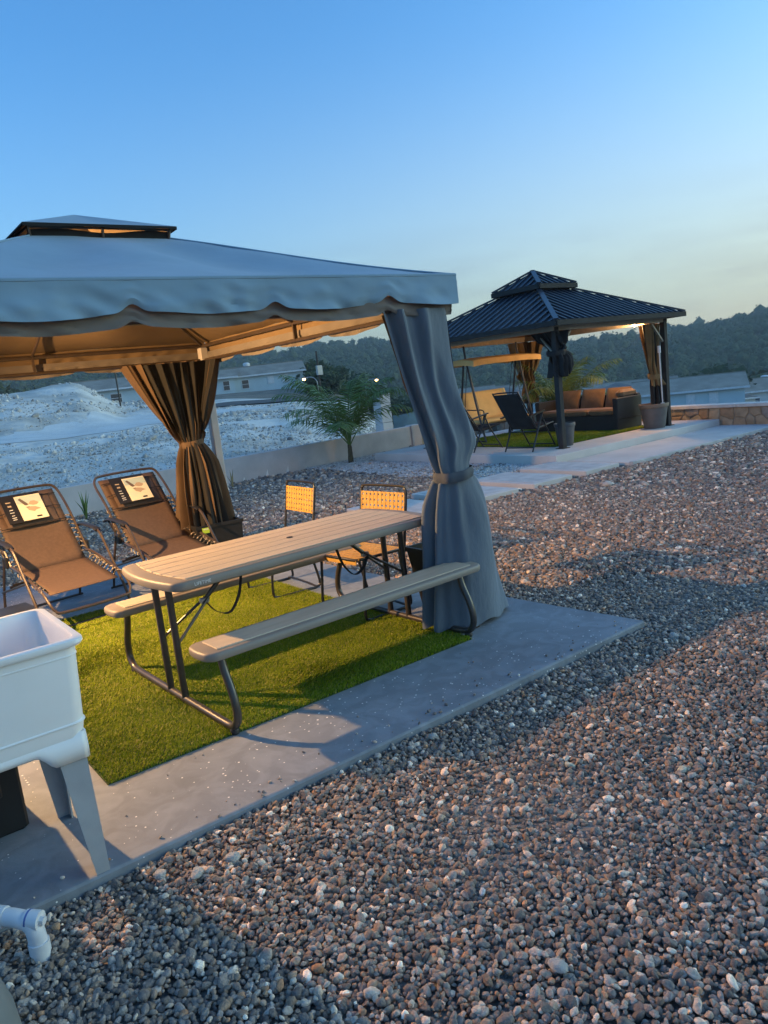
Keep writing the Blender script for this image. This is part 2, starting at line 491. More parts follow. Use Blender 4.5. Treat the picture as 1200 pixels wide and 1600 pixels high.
def spline(pts, n=8):
    """Catmull-Rom through points"""
    pts = [Vector(p) for p in pts]
    P = [pts[0] * 2 - pts[1]] + pts + [pts[-1] * 2 - pts[-2]]
    out = []
    for i in range(1, len(P) - 2):
        a, b, c, d = P[i - 1], P[i], P[i + 1], P[i + 2]
        for k in range(n):
            t = k / n
            out.append(0.5 * ((2 * b) + (c - a) * t + (2 * a - 5 * b + 4 * c - d) * t * t + (3 * b - a - 3 * c + d) * t ** 3))
    out.append(pts[-1])
    return out

def rrect(L, W, r, bulge=0.0, n=6, ends=10):
    """counter-clockwise rounded rectangle whose short ends bow outward"""
    pts = []
    hx, hy = L / 2, W / 2
    def endx(y):
        return hx - bulge * (y / hy) ** 2
    for cx, cy, a0 in ((1, -1, -PI / 2), (1, 1, 0), (-1, 1, PI / 2), (-1, -1, PI)):
        for k in range(n + 1):
            a = a0 + PI / 2 * k / n
            y = cy * (hy - r) + r * math.sin(a)
            x = cx * (hx - bulge - r) + r * math.cos(a)
            if bulge:
                x += cx * (endx(min(abs(y), hy)) - (hx - bulge)) * (0.5 + 0.5 * abs(math.cos(a)))
            pts.append((x, y))
        if bulge and (cx, cy) in ((1, -1), (-1, 1)):
            for k in range(1, ends):
                y = cy * (hy - r) * (1 - 2 * k / ends)
                pts.append((cx * endx(abs(y)), y))
    return pts

def text_mesh(s, size, depth=0.0):
    cu = bpy.data.curves.new('lettering', 'FONT')
    cu.body = s
    cu.size = size
    cu.extrude = depth
    cu.align_x = 'CENTER'
    cu.align_y = 'CENTER'
    cu.resolution_u = 3
    o = bpy.data.objects.new('lettering_source', cu)
    COL.objects.link(o)
    dg = bpy.context.evaluated_depsgraph_get()
    me = bpy.data.meshes.new_from_object(o.evaluated_get(dg))
    bpy.data.objects.remove(o)
    bpy.data.curves.remove(cu)
    return me

# value noise for shapes
_perm = np.random.default_rng(3).random((64, 64, 64)).astype(np.float32)
def vnoise(x, y, z=0.0):
    x, y, z = np.broadcast_arrays(np.asarray(x, float), np.asarray(y, float), np.asarray(z, float))
    xi, yi, zi = np.floor(x).astype(int), np.floor(y).astype(int), np.floor(z).astype(int)
    fx, fy, fz = x - xi, y - yi, z - zi
    fx, fy, fz = (t * t * (3 - 2 * t) for t in (fx, fy, fz))
    def g(a, b, c):
        return _perm[(xi + a) % 64, (yi + b) % 64, (zi + c) % 64]
    r = 0
    for a in (0, 1):
        for b in (0, 1):
            for c in (0, 1):
                r = r + g(a, b, c) * (fx if a else 1 - fx) * (fy if b else 1 - fy) * (fz if c else 1 - fz)
    return r * 2 - 1
def fbm(x, y, z=0.0, o=4):
    s, a, t = 0, 1, 0
    for k in range(o):
        s = s + a * vnoise(np.asarray(x) * 2 ** k + 13.7 * k, np.asarray(y) * 2 ** k + 5.1 * k, np.asarray(z) * 2 ** k)
        t += a; a *= 0.5
    return s / t

# ================================================================== SETTING
def wall_y(x):
    return 13.25 + 0.125 * (x - 4)

# ---- land beyond the walls: bearings (degrees from +X) with (distance, height) profiles
COLS = [
 (130, [(12, .3), (20, .7), (30, 1.2), (40, 3.2), (60, 4.0), (100, 5), (200, 10), (320, 14), (700, 42), (1300, 30)]),
 (79.3, [(12, .3), (15, .37), (20, .62), (27, 1.0), (31, 1.1), (36, 1.95), (44, 3.15), (52, 3.1), (70, 2.6), (100, 2.8), (200, 4), (320, 2), (700, 32), (1300, 24)]),
 (74.6, [(12, .3), (15, .37), (20, .6), (27, .86), (33, 1.05), (39, 2.2), (46, 3.4), (52, 2.6), (70, 1.8), (100, 2.3), (200, 3), (320, 0), (700, 34), (1300, 24)]),
 (71.2, [(12, .3), (15, .4), (20, .6), (28, .88), (38, 1.1), (43, 1.5), (48, 2.0), (54, 1.5), (80, 1.6), (110, 2.2), (200, 1), (320, -4), (700, 38), (1300, 24)]),
 (65.0, [(12, .2), (16.5, .38), (25, .7), (40, .9), (55, 1.0), (60, .75), (70, .9), (80, 1.1), (90, 1.7), (100, 2.2), (115, 2.3), (150, 0), (220, -8), (320, -12), (700, 36), (1300, 22)]),
 (60.0, [(12, .2), (18, .36), (28, .6), (45, .8), (55, .75), (62, .55), (72, .6), (80, .75), (90, 1.0), (103, 2.0), (115, 2.1), (140, 0), (220, -10), (320, -14), (700, 33), (1300, 22)]),
 (56.6, [(12, .1), (19.5, .2), (30, .35), (45, .4), (60, .1), (90, .2), (108, .6), (150, -4), (220, -12), (320, -15), (700, 37), (1300, 22)]),
 (51.0, [(12, -.2), (19.6, -.2), (24, -.9), (40, -2), (60, -3), (100, -5), (150, -9), (320, -17), (700, 33), (1300, 20)]),
 (45.2, [(12, -.3), (19, -.4), (24, -1.6), (40, -3), (60, -4.2), (90, -5.2), (150, -10), (320, -18), (700, 22), (1300, 18)]),
 (38.8, [(12, -.3), (18, -.4), (22, -1.6), (40, -3.4), (60, -4.6), (90, -6), (150, -10), (320, -18), (700, 12), (1300, 12)]),
 (34.4, [(12, -.3), (17, -.4), (22, -1.8), (40, -3.6), (90, -6.4), (150, -11), (320, -18), (700, 11), (1300, 12)]),
 (30.2, [(12, -.3), (16, -.4), (21, -1.8), (40, -3.8), (90, -6.8), (150, -11), (320, -18), (700, 13), (1300, 12)]),
 (26.2, [(12, -.3), (16, -.4), (21, -1.8), (40, -4), (90, -7), (150, -11), (320, -18), (700, 17), (1300, 14)]),
 (19.0, [(12, -.3), (16, -.4), (21, -1.8), (40, -4), (90, -7), (150, -11), (320, -18), (700, 24), (1300, 18)]),
 (-60, [(12, -.3), (18, -.4), (24, -1.8), (40, -4), (90, -7), (150, -11), (320, -18), (700, 28), (1300, 20)]),
]
COLS = sorted(COLS)
_cb = np.array([c[0] for c in COLS], float)
_trk = [(-14, 25.5), (-4, 27), (5.2, 28.6), (8, 29.6), (11, 32.5), (15, 37), (22, 43)]
_trkp = np.array([p[:2] for p in spline([(a, b, 0) for a, b in _trk], 12)])
def track_dist(x, y):
    x = np.asarray(x, float); y = np.asarray(y, float)
    d = np.full(x.shape, 1e9)
    for px, py in _trkp:
        d = np.minimum(d, (x - px) ** 2 + (y - py) ** 2)
    return np.sqrt(d)
def land(x, y, rough=True):
    x = np.asarray(x, float); y = np.asarray(y, float)
    r = np.maximum(np.hypot(x, y), 12)
    a = np.degrees(np.arctan2(y, x))
    a = np.clip(a, _cb[0] + .01, _cb[-1] - .01)
    H = np.array([np.interp(np.log(r), np.log([p[0] for p in c[1]]), [p[1] for p in c[1]]) for c in COLS])
    k = np.clip(np.searchsorted(_cb, a) - 1, 0, len(_cb) - 2)
    t = (a - _cb[k]) / (_cb[k + 1] - _cb[k])
    t = t * t * (3 - 2 * t)
    idx = np.arange(a.size).reshape(a.shape)
    Hf = H.reshape(len(COLS), -1)
    z = Hf[k.ravel(), idx.ravel()].reshape(a.shape) * (1 - t) + Hf[(k + 1).ravel(), idx.ravel()].reshape(a.shape) * t
    if rough:
        tk = np.clip((track_dist(x, y) - 2.2) / 1.6, 0, 1)
        m = tk * np.clip((a - 52) / 6, 0, 1) * np.clip((r - 14) / 4, 0, 1) * np.clip((62 - r) / 8, 0, 1)
        z = z + m * (0.11 * fbm(x * .45, y * .45) + 0.06 * fbm(x * 1.7, y * 1.7, 3.0))
        mm = np.clip((a - 66) / 5, 0, 1) * np.clip((r - 33) / 5, 0, 1) * np.clip((56 - r) / 6, 0, 1)
        z = z + mm * 0.24 * fbm(x * .35, y * .35, 7)
        far = np.clip((r - 300) / 200, 0, 1)
        z = z + far * (4.0 * fbm(x * .006, y * .006, 2) + 1.2 * fbm(x * .02, y * .02, 4))
    inside = (x < 14.55) & (y < np.minimum(wall_y(x) + 0.05, 14.6))
    return np.where(inside, -0.7, z)

def polar_sheet():
    rs = np.concatenate([np.linspace(11, 24, 44), np.geomspace(24.4, 62, 72), np.geomspace(64, 800, 80)])
    az = np.radians(np.concatenate([np.linspace(-60, 16, 40), np.linspace(16.4, 90, 330), np.linspace(91, 130, 30)]))
    RR, AA = np.meshgrid(rs, az, indexing='ij')
    X, Y = RR * np.cos(AA), RR * np.sin(AA)
    Z = land(X, Y)
    nr, na = X.shape
    vs = np.stack([X, Y, Z], -1).reshape(-1, 3)
    i, j = np.meshgrid(np.arange(nr - 1), np.arange(na - 1), indexing='ij')
    q = np.stack([i * na + j, (i + 1) * na + j, (i + 1) * na + j + 1, i * na + j + 1], -1).reshape(-1, 4)
    me = bpy.data.meshes.new('terrain')
    me.from_pydata(vs.tolist(), [], q.tolist())
    me.materials.append(M_marl)
    me.materials.append(M_grassland)
    me.materials.append(mat('dirt_brown', (0.22, 0.19, 0.15), (0.13, 0.115, 0.09), scale=0.5, rough=0.95, bump=0.5, bscale=2, bdist=0.2))
    c = vs[q].mean(1)
    r = np.hypot(c[:, 0], c[:, 1]); a = np.degrees(np.arctan2(c[:, 1], c[:, 0]))
    nz = fbm(c[:, 0] * .08, c[:, 1] * .08)
    idx = np.where((a > 53 + nz * 3) & (r < 112 + nz * 8), 0, 1)
    idx = np.where((idx == 1) & (r < 130), 2, idx)
    idx = np.where((idx == 0) & (r > 88) , 2, idx)
    me.polygons.foreach_set('material_index', idx.astype(np.int32))
    me.polygons.foreach_set('use_smooth', [True] * len(me.polygons))
    me.update()
    return struct(link('terrain', me))
polar_sheet()

def ribbon(name, path, width, m, lift, n=10):
    pts = spline([(p[0], p[1], 0) for p in path], n)
    rows = []
    for i, p in enumerate(pts):
        t = (pts[min(i + 1, len(pts) - 1)] - pts[max(i - 1, 0)]).normalized()
        s = Vector((-t.y, t.x, 0))
        row = []
        for k in range(9):
            q = p + s * (width * (k / 8 - .5) * (1 + .12 * math.sin(i * .7 + k)))
            row.append((q.x, q.y, float(land(np.array([q.x]), np.array([q.y]), False)[0]) + lift))
        rows.append(row)
    return struct(MB().grid(rows).build(name, m, None, True))
ribbon('dirt_track', _trk, 4.4, M_track, 0.012)
ribbon('road', [(4, 60), (16, 63), (28, 66), (39, 68.5), (50, 71), (62, 74), (74, 78)], 9.0, M_road, 0.12)

# ---- the gravelled yard
def yard():
    xs = np.linspace(-9, 14.5, 95); ys = np.linspace(-8, 14.6, 92)
    X, Y = np.meshgrid(xs, ys, indexing='ij')
    Z = -0.050 + 0.012 * fbm(X * .6, Y * .6)
    nx, ny = X.shape
    vs = np.stack([X, Y, Z], -1).reshape(-1, 3)
    i, j = np.meshgrid(np.arange(nx - 1), np.arange(ny - 1), indexing='ij')
    q = np.stack([i * ny + j, (i + 1) * ny + j, (i + 1) * ny + j + 1, i * ny + j + 1], -1).reshape(-1, 4)
    c = vs[q].mean(1)
    q = q[c[:, 1] < wall_y(c[:, 0]) + 0.12]
    me = bpy.data.meshes.new('gravel_ground')
    me.from_pydata(vs.tolist(), [], q.tolist())
    me.materials.append(M_gravelbed)
    me.polygons.foreach_set('use_smooth', [True] * len(me.polygons))
    return struct(link('gravel_ground', me))
yard()

SLAB = (-1.2, 3.78, 2.66, 8.3)          # x0, x1, y0, y1 of the near patio, top at z = 0
def slab():
    x0, x1, y0, y1 = SLAB
    mb = MB()
    pts = [(x0, y0), (x1 + .04, y0), (x1 - .05, y0 + 1.2), (x1 - .16, y0 + 2.6), (x1 - .2, y1), (x0, y1)]
    mb.loft(pts, [(0.0, -0.16), (0.0, -0.010), (0.006, -0.002), (0.014, 0.0)])
    return struct(mb.build('patio_slab', M_slab))
slab()
# far gazebo slab, path and stepping stones
struct(MB().loft([(9.42, 8.02), (14.34, 8.02), (14.34, 12.9), (9.42, 12.9)], [(0, -.12), (0, .112), (.008, .12)]).build('gazebo_slab', M_path))
struct(MB().loft([(9.66, 6.84), (14.34, 6.84), (14.34, 8.0), (9.66, 8.0)], [(0, -.12), (0, -.008), (.01, 0.0)]).build('concrete_path', M_path))
struct(MB().box((12.0, 6.80, -.03), (4.7, .07, .09), b=.008).build('path_kerb', M_kerb))
for k, (x0, x1, lab) in enumerate([(8.70, 9.50, 'pale concrete stepping slab next to the far gazebo path'),
                                   (7.60, 8.42, 'middle pale concrete stepping slab of the row'),
                                   (6.50, 7.32, 'pale concrete stepping slab third from the far gazebo path, nearest the grey curtain'),
                                   (5.40, 6.22, 'pale concrete stepping slab mostly hidden behind the near curtain')]):
    t = MB().loft(rrect(x1 - x0, 1.28, .03), [(0, -.12), (0, .012), (.008, .020)])
    o = t.build('stepping_slab', M_path, None, False, ((x0 + x1) / 2, 7.53, 0))
    MB().loft(rrect(x1 - x0 - .16, 1.12, .02), [(0, .010), (.004, .0245)]).build('raised_centre', M_kerb, o)
    tag(o, lab, 'paving slab', 'stepping slabs')

# ---- pink boundary wall with a pier
bw = thing('boundary_wall', 'low pinkish rendered boundary wall running behind the palm', 'wall')
for nm, x0, x1 in (('wall_body', -9.0, 11.62),):
    mb = MB()
    xs = np.linspace(x0, x1, 40)
    ring = []
    for x in xs:
        y = wall_y(x)
        ring.append([(x, y, -.3), (x, y, .455), (x, y + .012, .465), (x, y + .138, .465), (x, y + .15, .455), (x, y + .15, -.3)])
    mb.grid(ring)
    mb.build(nm, M_wall, bw)
MB().box((11.66, wall_y(11.66) + .07, .08), (.30, .24, .80), b=.012).build('pier', M_wall, bw)

# ---- rubble stone wall along the edge of the yard, every stone a piece of its own
def voronoi_cells(W, H, cell, seed):
    rg = random.Random(seed)
    nx, nz = max(1, round(W / cell)), max(1, round(H / (cell * .62)))
    pts = []
    for i in range(nx):
        for j in range(nz):
            pts.append(((i + .5 + rg.uniform(-.36, .36) + (.5 if j % 2 else 0)) * W / nx, (j + .5 + rg.uniform(-.3, .3)) * H / nz))
    cells = []
    for i, p in enumerate(pts):
        poly = [(0, 0), (W, 0), (W, H), (0, H)]
        for j, q in enumerate(pts):
            if i == j or abs(q[0] - p[0]) > cell * 3:
                continue
            mx, mz = (p[0] + q[0]) / 2, (p[1] + q[1]) / 2
            dx, dz = q[0] - p[0], q[1] - p[1]
            out = []
            for a in range(len(poly)):
                A, B = poly[a], poly[(a + 1) % len(poly)]
                fa = (A[0] - mx) * dx + (A[1] - mz) * dz
                fb = (B[0] - mx) * dx + (B[1] - mz) * dz
                if fa <= 0:
                    out.append(A)
                if fa * fb < 0:
                    t = fa / (fa - fb)
                    out.append((A[0] + (B[0] - A[0]) * t, A[1] + (B[1] - A[1]) * t))
            poly = out
            if len(poly) < 3:
                break
        if len(poly) >= 3:
            cells.append((p, poly))
    return cells

def stone_wall(root, p0, p1, h, cell, seed, face=1):
    """mortar core, coping and proud stones on the camera side; local frame of root"""
    p0, p1 = Vector(p0), Vector(p1)
    d = p1 - p0; Lw = d.length; d.normalize()
    nrm = Vector((d.y, -d.x)) * face
    ang = math.atan2(d.y, d.x)
    mid = (p0 + p1) / 2 - nrm * .12
    MB().box((0, 0, 0), (Lw, .2, h + .3)).build('core', M_mortar, root, False, (mid.x, mid.y, (h - .3) / 2), (0, 0, ang))
    nseg = max(1, round(Lw / 1.4))
    for k in range(nseg):
        c = p0 + d * (Lw * (k + .5) / nseg) - nrm * .11
        MB().box((0, 0, 0), (Lw / nseg - .006, .34, .065), b=.008).build('coping', M_cope, root, False, (c.x, c.y, h + .033), (0, 0, ang))
    rg = random.Random(seed)
    for c, poly in voronoi_cells(Lw, h + .06, cell, seed):
        n = len(poly)
        pr = rg.uniform(.018, .045)
        vs, fs = [], []
        for shrink, out in ((.93, -.02), (.90, pr * .6), (.72, pr)):
            for x, z in poly:
                gx = c[0] + (x - c[0]) * shrink + rg.uniform(-.006, .006)
                gz = c[1] + (z - c[1]) * shrink + rg.uniform(-.006, .006) - .06
                q = p0 + d * gx + nrm * (out - .02)
                vs.append((q.x, q.y, gz))
        for k in range(2):
            for i in range(n):
                j = (i + 1) % n
                fs.append((k * n + i, k * n + j, (k + 1) * n + j, (k + 1) * n + i))
        fs.append(tuple(range(2 * n, 3 * n)))
        MB().add(vs, fs).build('stone', rg.choice(M_stones), root)
sw = thing('stone_wall', 'low rubble stone wall with pale coping at the far edge of the yard', 'wall')
stone_wall(sw, (14.5, 14.6), (14.5, 3.6), .33, .27, 5, 1)
sw2 = thing('stone_wall', 'short rubble stone wall joining the pink wall behind the white pebbles', 'wall')
stone_wall(sw2, (11.85, 14.32), (14.3, 14.5), .34, .27, 9, 1)

# ------------------------------------------------------------------ pebbles by geometry nodes
def pebble_nodes(name, material, sub=2, rough=0.35):
    ng = bpy.data.node_groups.new(name, 'GeometryNodeTree')
    ng.interface.new_socket('Geometry', in_out='INPUT', socket_type='NodeSocketGeometry')
    ng.interface.new_socket('Geometry', in_out='OUTPUT', socket_type='NodeSocketGeometry')
    N, L = ng.nodes, ng.links
    gi, go = N.new('NodeGroupInput'), N.new('NodeGroupOutput')
    join = N.new('GeometryNodeJoinGeometry')
    for k in range(7):
        ico = N.new('GeometryNodeMeshIcoSphere')
        ico.inputs['Radius'].default_value = 0.5
        ico.inputs['Subdivisions'].default_value = sub
        nz = N.new('ShaderNodeTexNoise')
        nz.noise_dimensions = '4D'
        nz.inputs['Scale'].default_value = 1.7
        nz.inputs['Detail'].default_value = 2.0
        nz.inputs['W'].default_value = k * 7.31
        sub_ = N.new('ShaderNodeVectorMath'); sub_.operation = 'SUBTRACT'
        sub_.inputs[1].default_value = (0.5, 0.5, 0.5)
        scl = N.new('ShaderNodeVectorMath'); scl.operation = 'SCALE'
        scl.inputs['Scale'].default_value = rough * 2.2
        sp = N.new('GeometryNodeSetPosition')
        L.new(ico.outputs['Mesh'], sp.inputs['Geometry'])
        L.new(nz.outputs['Color'], sub_.inputs[0])
        L.new(sub_.outputs[0], scl.inputs[0])
        L.new(scl.outputs[0], sp.inputs['Offset'])
        sm = N.new('GeometryNodeSetShadeSmooth')
        sm.inputs['Shade Smooth'].default_value = (k % 2 == 0)
        L.new(sp.outputs['Geometry'], sm.inputs['Geometry'])
        ms = N.new('GeometryNodeSetMaterial')
        ms.inputs['Material'].default_value = material
        L.new(sm.outputs['Geometry'], ms.inputs['Geometry'])
        gti = N.new('GeometryNodeGeometryToInstance')
        L.new(ms.outputs['Geometry'], gti.inputs['Geometry'])
        L.new(gti.outputs['Instances'], join.inputs['Geometry'])
    iop = N.new('GeometryNodeInstanceOnPoints')
    iop.inputs['Pick Instance'].default_value = True
    L.new(gi.outputs[0], iop.inputs['Points'])
    L.new(join.outputs['Geometry'], iop.inputs['Instance'])
    def attr(nm, typ):
        a = N.new('GeometryNodeInputNamedAttribute')
        a.data_type = typ
        a.inputs['Name'].default_value = nm
        return a.outputs['Attribute']
    L.new(attr('pick', 'INT'), iop.inputs['Instance Index'])
    e2r = N.new('FunctionNodeEulerToRotation')
    L.new(attr('rot', 'FLOAT_VECTOR'), e2r.inputs[0])
    L.new(e2r.outputs[0], iop.inputs['Rotation'])
    L.new(attr('size', 'FLOAT_VECTOR'), iop.inputs['Scale'])
    L.new(iop.outputs['Instances'], go.inputs[0])
    return ng

def pebble_material(name, rough=0.75):
    m = bpy.data.materials.new(name)
    m.use_nodes = True
    n, l = m.node_tree.nodes, m.node_tree.links
    b = n['Principled BSDF']
    b.inputs['Roughness'].default_value = rough
    b.inputs['Specular IOR Level'].default_value = 0.35
    a = n.new('ShaderNodeAttribute')
    a.attribute_type = 'INSTANCER'
    a.attribute_name = 'tint'
    tc = n.new('ShaderNodeTexCoord')
    nz = n.new('ShaderNodeTexNoise')
    nz.inputs['Scale'].default_value = 3.5
    nz.inputs['Detail'].default_value = 6
    l.new(tc.outputs['Object'], nz.inputs['Vector'])
    mr = n.new('ShaderNodeMapRange')
    mr.inputs['From Min'].default_value = .3; mr.inputs['From Max'].default_value = .7
    mr.inputs['To Min'].default_value = .72; mr.inputs['To Max'].default_value = 1.2
    l.new(nz.outputs['Fac'], mr.inputs['Value'])
    vm = n.new('ShaderNodeVectorMath'); vm.operation = 'SCALE'
    l.new(a.outputs['Color'], vm.inputs[0])
    l.new(mr.outputs['Result'], vm.inputs['Scale'])
    l.new(vm.outputs[0], b.inputs['Base Color'])
    bp = n.new('ShaderNodeBump')
    bp.inputs['Strength'].default_value = 0.4
    bp.inputs['Distance'].default_value = 0.08
    n3 = n.new('ShaderNodeTexNoise'); n3.inputs['Scale'].default_value = 9; n3.inputs['Detail'].default_value = 4
    l.new(tc.outputs['Object'], n3.inputs['Vector'])
    l.new(n3.outputs['Fac'], bp.inputs['Height'])
    l.new(bp.outputs['Normal'], b.inputs['Normal'])
    return m

def pebble_field(name, pts, size, tint, ng, flat=(.45, .85), tilt=.5, seed=1):
    rg = np.random.default_rng(seed)
    n = len(pts)
    me = bpy.data.meshes.new(name)
    me.vertices.add(n)
    me.vertices.foreach_set('co', np.asarray(pts, np.float32).ravel())
    sx = size * rg.uniform(.85, 1.3, n); sy = size * rg.uniform(.65, 1.0, n); sz = size * rg.uniform(*flat, n)
    A = me.attributes.new('size', 'FLOAT_VECTOR', 'POINT')
    A.data.foreach_set('vector', np.stack([sx, sy, sz], 1).astype(np.float32).ravel())
    A = me.attributes.new('rot', 'FLOAT_VECTOR', 'POINT')
    A.data.foreach_set('vector', np.stack([rg.normal(0, tilt, n), rg.normal(0, tilt, n), rg.uniform(0, 6.28, n)], 1).astype(np.float32).ravel())
    A = me.attributes.new('pick', 'INT', 'POINT')
    A.data.foreach_set('value', rg.integers(0, 7, n).astype(np.int32))
    A = me.attributes.new('tint', 'FLOAT_COLOR', 'POINT')
    A.data.foreach_set('color', np.concatenate([tint, np.ones((n, 1))], 1).astype(np.float32).ravel())
    o = link(name, me)
    md = o.modifiers.new('scatter', 'NODES')
    md.node_group = ng
    return o

M_pebble = pebble_material('gravel_stone')
NG_peb = pebble_nodes('pebble_scatter', M_pebble)

def off_paving(x, y):
    """True where bare gravel lies"""
    x0, x1, y0, y1 = SLAB
    on = (x > x0) & (x < x1 + .055 - (y - y0) * .05) & (y > y0 - .008) & (y < y1)
    on |= (x > 9.36) & (x < 14.4) & (y > 6.74) & (y < 12.95)
    for a, b in ((8.62, 9.58), (7.52, 8.50), (6.42, 7.40), (5.32, 6.30)):
        on |= (x > a - .02) & (x < b + .02) & (y > 6.86) & (y < 8.2)
    return ~on

def gravel_tint(n, rg, x, y):
    pal = np.array([(.105, .105, .112), (.145, .143, .148), (.080, .080, .086), (.150, .125, .108), (.19, .165, .145),
                    (.21, .21, .212), (.30, .28, .26), (.46, .44, .41), (.24, .155, .105)]) * np.array([1.2, 1.0, .82])
    pr = np.array([.20, .20, .13, .14, .10, .09, .07, .04, .03])
    c = pal[rg.choice(len(pal), n, p=pr)] * rg.uniform(1.35, 2.6, (n, 1))
    # dusty patches where fines lie between the stones
    d = np.clip(fbm(x * .8, y * .8, 9) * 2.2 - .75, 0, 1)[:, None]
    return c * (1 - d * .35) + np.array([.34, .31, .28]) * d * .35

def frustum_points(r0, r1, step, seed, az=(2, 96), jitter=.5):
    rg = np.random.default_rng(seed)
    xs = np.arange(-2.5, r1, step); ys = np.arange(-2.0, r1, step)
    X, Y = np.meshgrid(xs, ys)
    X = (X + rg.uniform(-jitter, jitter, X.shape) * step).ravel(); Y = (Y + rg.uniform(-jitter, jitter, Y.shape) * step).ravel()
    r = np.hypot(X, Y); a = np.degrees(np.arctan2(Y, X))
    k = (r > r0) & (r < r1) & (a > az[0]) & (a < az[1]) & off_paving(X, Y) & (Y < wall_y(X) - .02) & (X < 14.4)
    return X[k], Y[k], rg
# nearest stones, then coarser towards the gazebo
PX, PY, PZ, PS, PT = [], [], [], [], []
for r0, r1, step, size, sd in ((.75, 5.6, .0158, .0188, 1), (5.6, 9.5, .0255, .0275, 2), (9.5, 14.0, .045, .040, 3), (14.0, 19.5, .085, .062, 13)):
    x, y, rg = frustum_points(r0, r1, step, sd)
    n = len(x)
    s = size * np.exp(rg.normal(0, .33, n)); s = np.clip(s, size * .45, size * 2.3)
    h = 0.012 * fbm(x * .6, y * .6) + .016 * np.clip(fbm(x * 1.1, y * 1.1, 4), -1, 1)
    PX.append(x); PY.append(y); PS.append(s); PZ.append(-.047 + h + rg.uniform(-.004, .012, n)); PT.append(gravel_tint(n, rg, x, y))
PX, PY, PZ, PS, PT = (np.concatenate(a) for a in (PX, PY, PZ, PS, PT))
gv = pebble_field('gravel', np.stack([PX, PY, PZ], 1), PS, PT, NG_peb)
tag(gv, 'loose grey and brown gravel covering the yard', 'gravel', kind='stuff')
# a second sparse layer of larger stones lying on top
x, y, rg = frustum_points(.9, 7.5, .16, 21)
k = rg.random(len(x)) < .25
x, y = x[k], y[k]; n = len(x)
t2 = gravel_tint(n, rg, x, y) * rg.uniform(.8, 1.4, (n, 1))
gv2 = pebble_field('gravel_coarse', np.stack([x, y, np.full(n, -.036)], 1), rg.uniform(.026, .042, n), np.clip(t2, 0, .6), NG_peb, seed=5)
tag(gv2, 'scattered larger pebbles lying on the yard gravel', 'gravel', kind='stuff')
# stones kicked up onto the edge of the patio
rg = np.random.default_rng(55)
n = 90
x = rg.uniform(-.1, 3.72, n); y = SLAB[2] + .01 + np.abs(rg.normal(0, .07, n))
k = rg.random(n) < .25
y = np.where(k, rg.uniform(2.68, 3.25, n), y)
sz = rg.uniform(.006, .019, n) * np.where(k, .6, 1)
tag(pebble_field('spilled_gravel', np.stack([x, y, sz * .25], 1), sz, gravel_tint(n, rg, x, y), NG_peb, seed=8),
    'stray gravel chips kicked onto the edge of the patio slab', 'gravel', kind='stuff')
# white pebbles by the far slab
rg = np.random.default_rng(31)
n = 14000
x = rg.uniform(7.6, 9.42, n); y = rg.uniform(8.3, 14.0, n)
x = np.concatenate([x, rg.uniform(9.3, 11.6, 5200)]); y = np.concatenate([y, rg.uniform(12.9, 14.1, 5200)])
edge = 8.05 + .28 * fbm(y * 1.3, y * .7) + .18 * (y > 12)
k = (x > edge) & (y < wall_y(x) - .03) & off_paving(x, y)
x, y = x[k], y[k]; n = len(x)
wt = np.array([.62, .60, .58]) * rg.uniform(.65, 1.15, (n, 1))
tag(pebble_field('white_pebbles', np.stack([x, y, np.full(n, -.038) + rg.uniform(-.004, .014, n)], 1), rg.uniform(.028, .05, n), wt, NG_peb, seed=6),
    'bed of white pebbles along the far gazebo slab', 'pebbles', kind='stuff')
# marl rubble behind the wall and over the spoil heap
rg = np.random.default_rng(41)
n = 34000
rr = np.exp(rg.uniform(math.log(14.2), math.log(58), n)); aa = np.radians(rg.uniform(53, 88, n))
x, y = rr * np.cos(aa), rr * np.sin(aa)
k = (y > wall_y(x) + .3) & (fbm(x * .3, y * .3, 5) > -.2) & (track_dist(x, y) > 2.6)
x, y, rr = x[k], y[k], rr[k]; n = len(x)
z = land(x, y)
s = np.exp(rg.normal(math.log(.028), .62, n)) * np.clip(rr / 22, .7, 2.0)
mt = np.array([.68, .63, .57]) * rg.uniform(.55, 1.15, (n, 1)) * np.where(rg.random((n, 1)) < .12, .5, 1)
tag(pebble_field('marl_rubble', np.stack([x, y, z + s * .12], 1), np.clip(s, .015, .32), mt, NG_peb, flat=(.5, .9), seed=7),
    'white marl rubble strewn over the bank behind the wall', 'rubble', kind='stuff')

# single pale stones that stand out on the gravel
def lone_stone(loc, size, seed, label, m=M_palestone):
    me = bpy.data.meshes.new('pale_stone')
    bm = bmesh.new()
    bmesh.ops.create_icosphere(bm, subdivisions=3, radius=.5)
    for v in bm.verts:
        p = v.co * 2.1
        d = 1 + .32 * float(vnoise(p.x + seed, p.y + seed * 2, p.z + 5)) + .10 * float(vnoise(p.x * 3 + seed, p.y * 3, p.z * 3))
        v.co = Vector((v.co.x * 1.25, v.co.y * .95, v.co.z * .72)) * d
    bm.to_mesh(me); bm.free()
    me.materials.append(m)
    o = link('pale_stone', me, None, loc, (0, 0, seed))
    o.scale = (size,) * 3
    return tag(o, label, 'stone', 'pale stones on the gravel')
lone_stone((3.75, 2.42, -.025), .055, 1, 'pale stone lying just past the sharp corner of the patio slab')
lone_stone((1.36, 1.28, -.02), .045, 2, 'angular whitish stone in the middle of the near gravel')
lone_stone((.93, 2.42, -.02), .048, 3, 'pale yellowish stone beside the slab edge, right of the sink leg')
lone_stone((.80, 2.44, -.02), .042, 4, 'flat pale stone between two others along the slab edge near the sink')
lone_stone((.70, 2.53, -.02), .042, 5, 'white stone touching the slab edge nearest the sink leg')
lone_stone((2.02, 2.56, -.02), .04, 6, 'small whitish stone at the slab edge below the bench end')
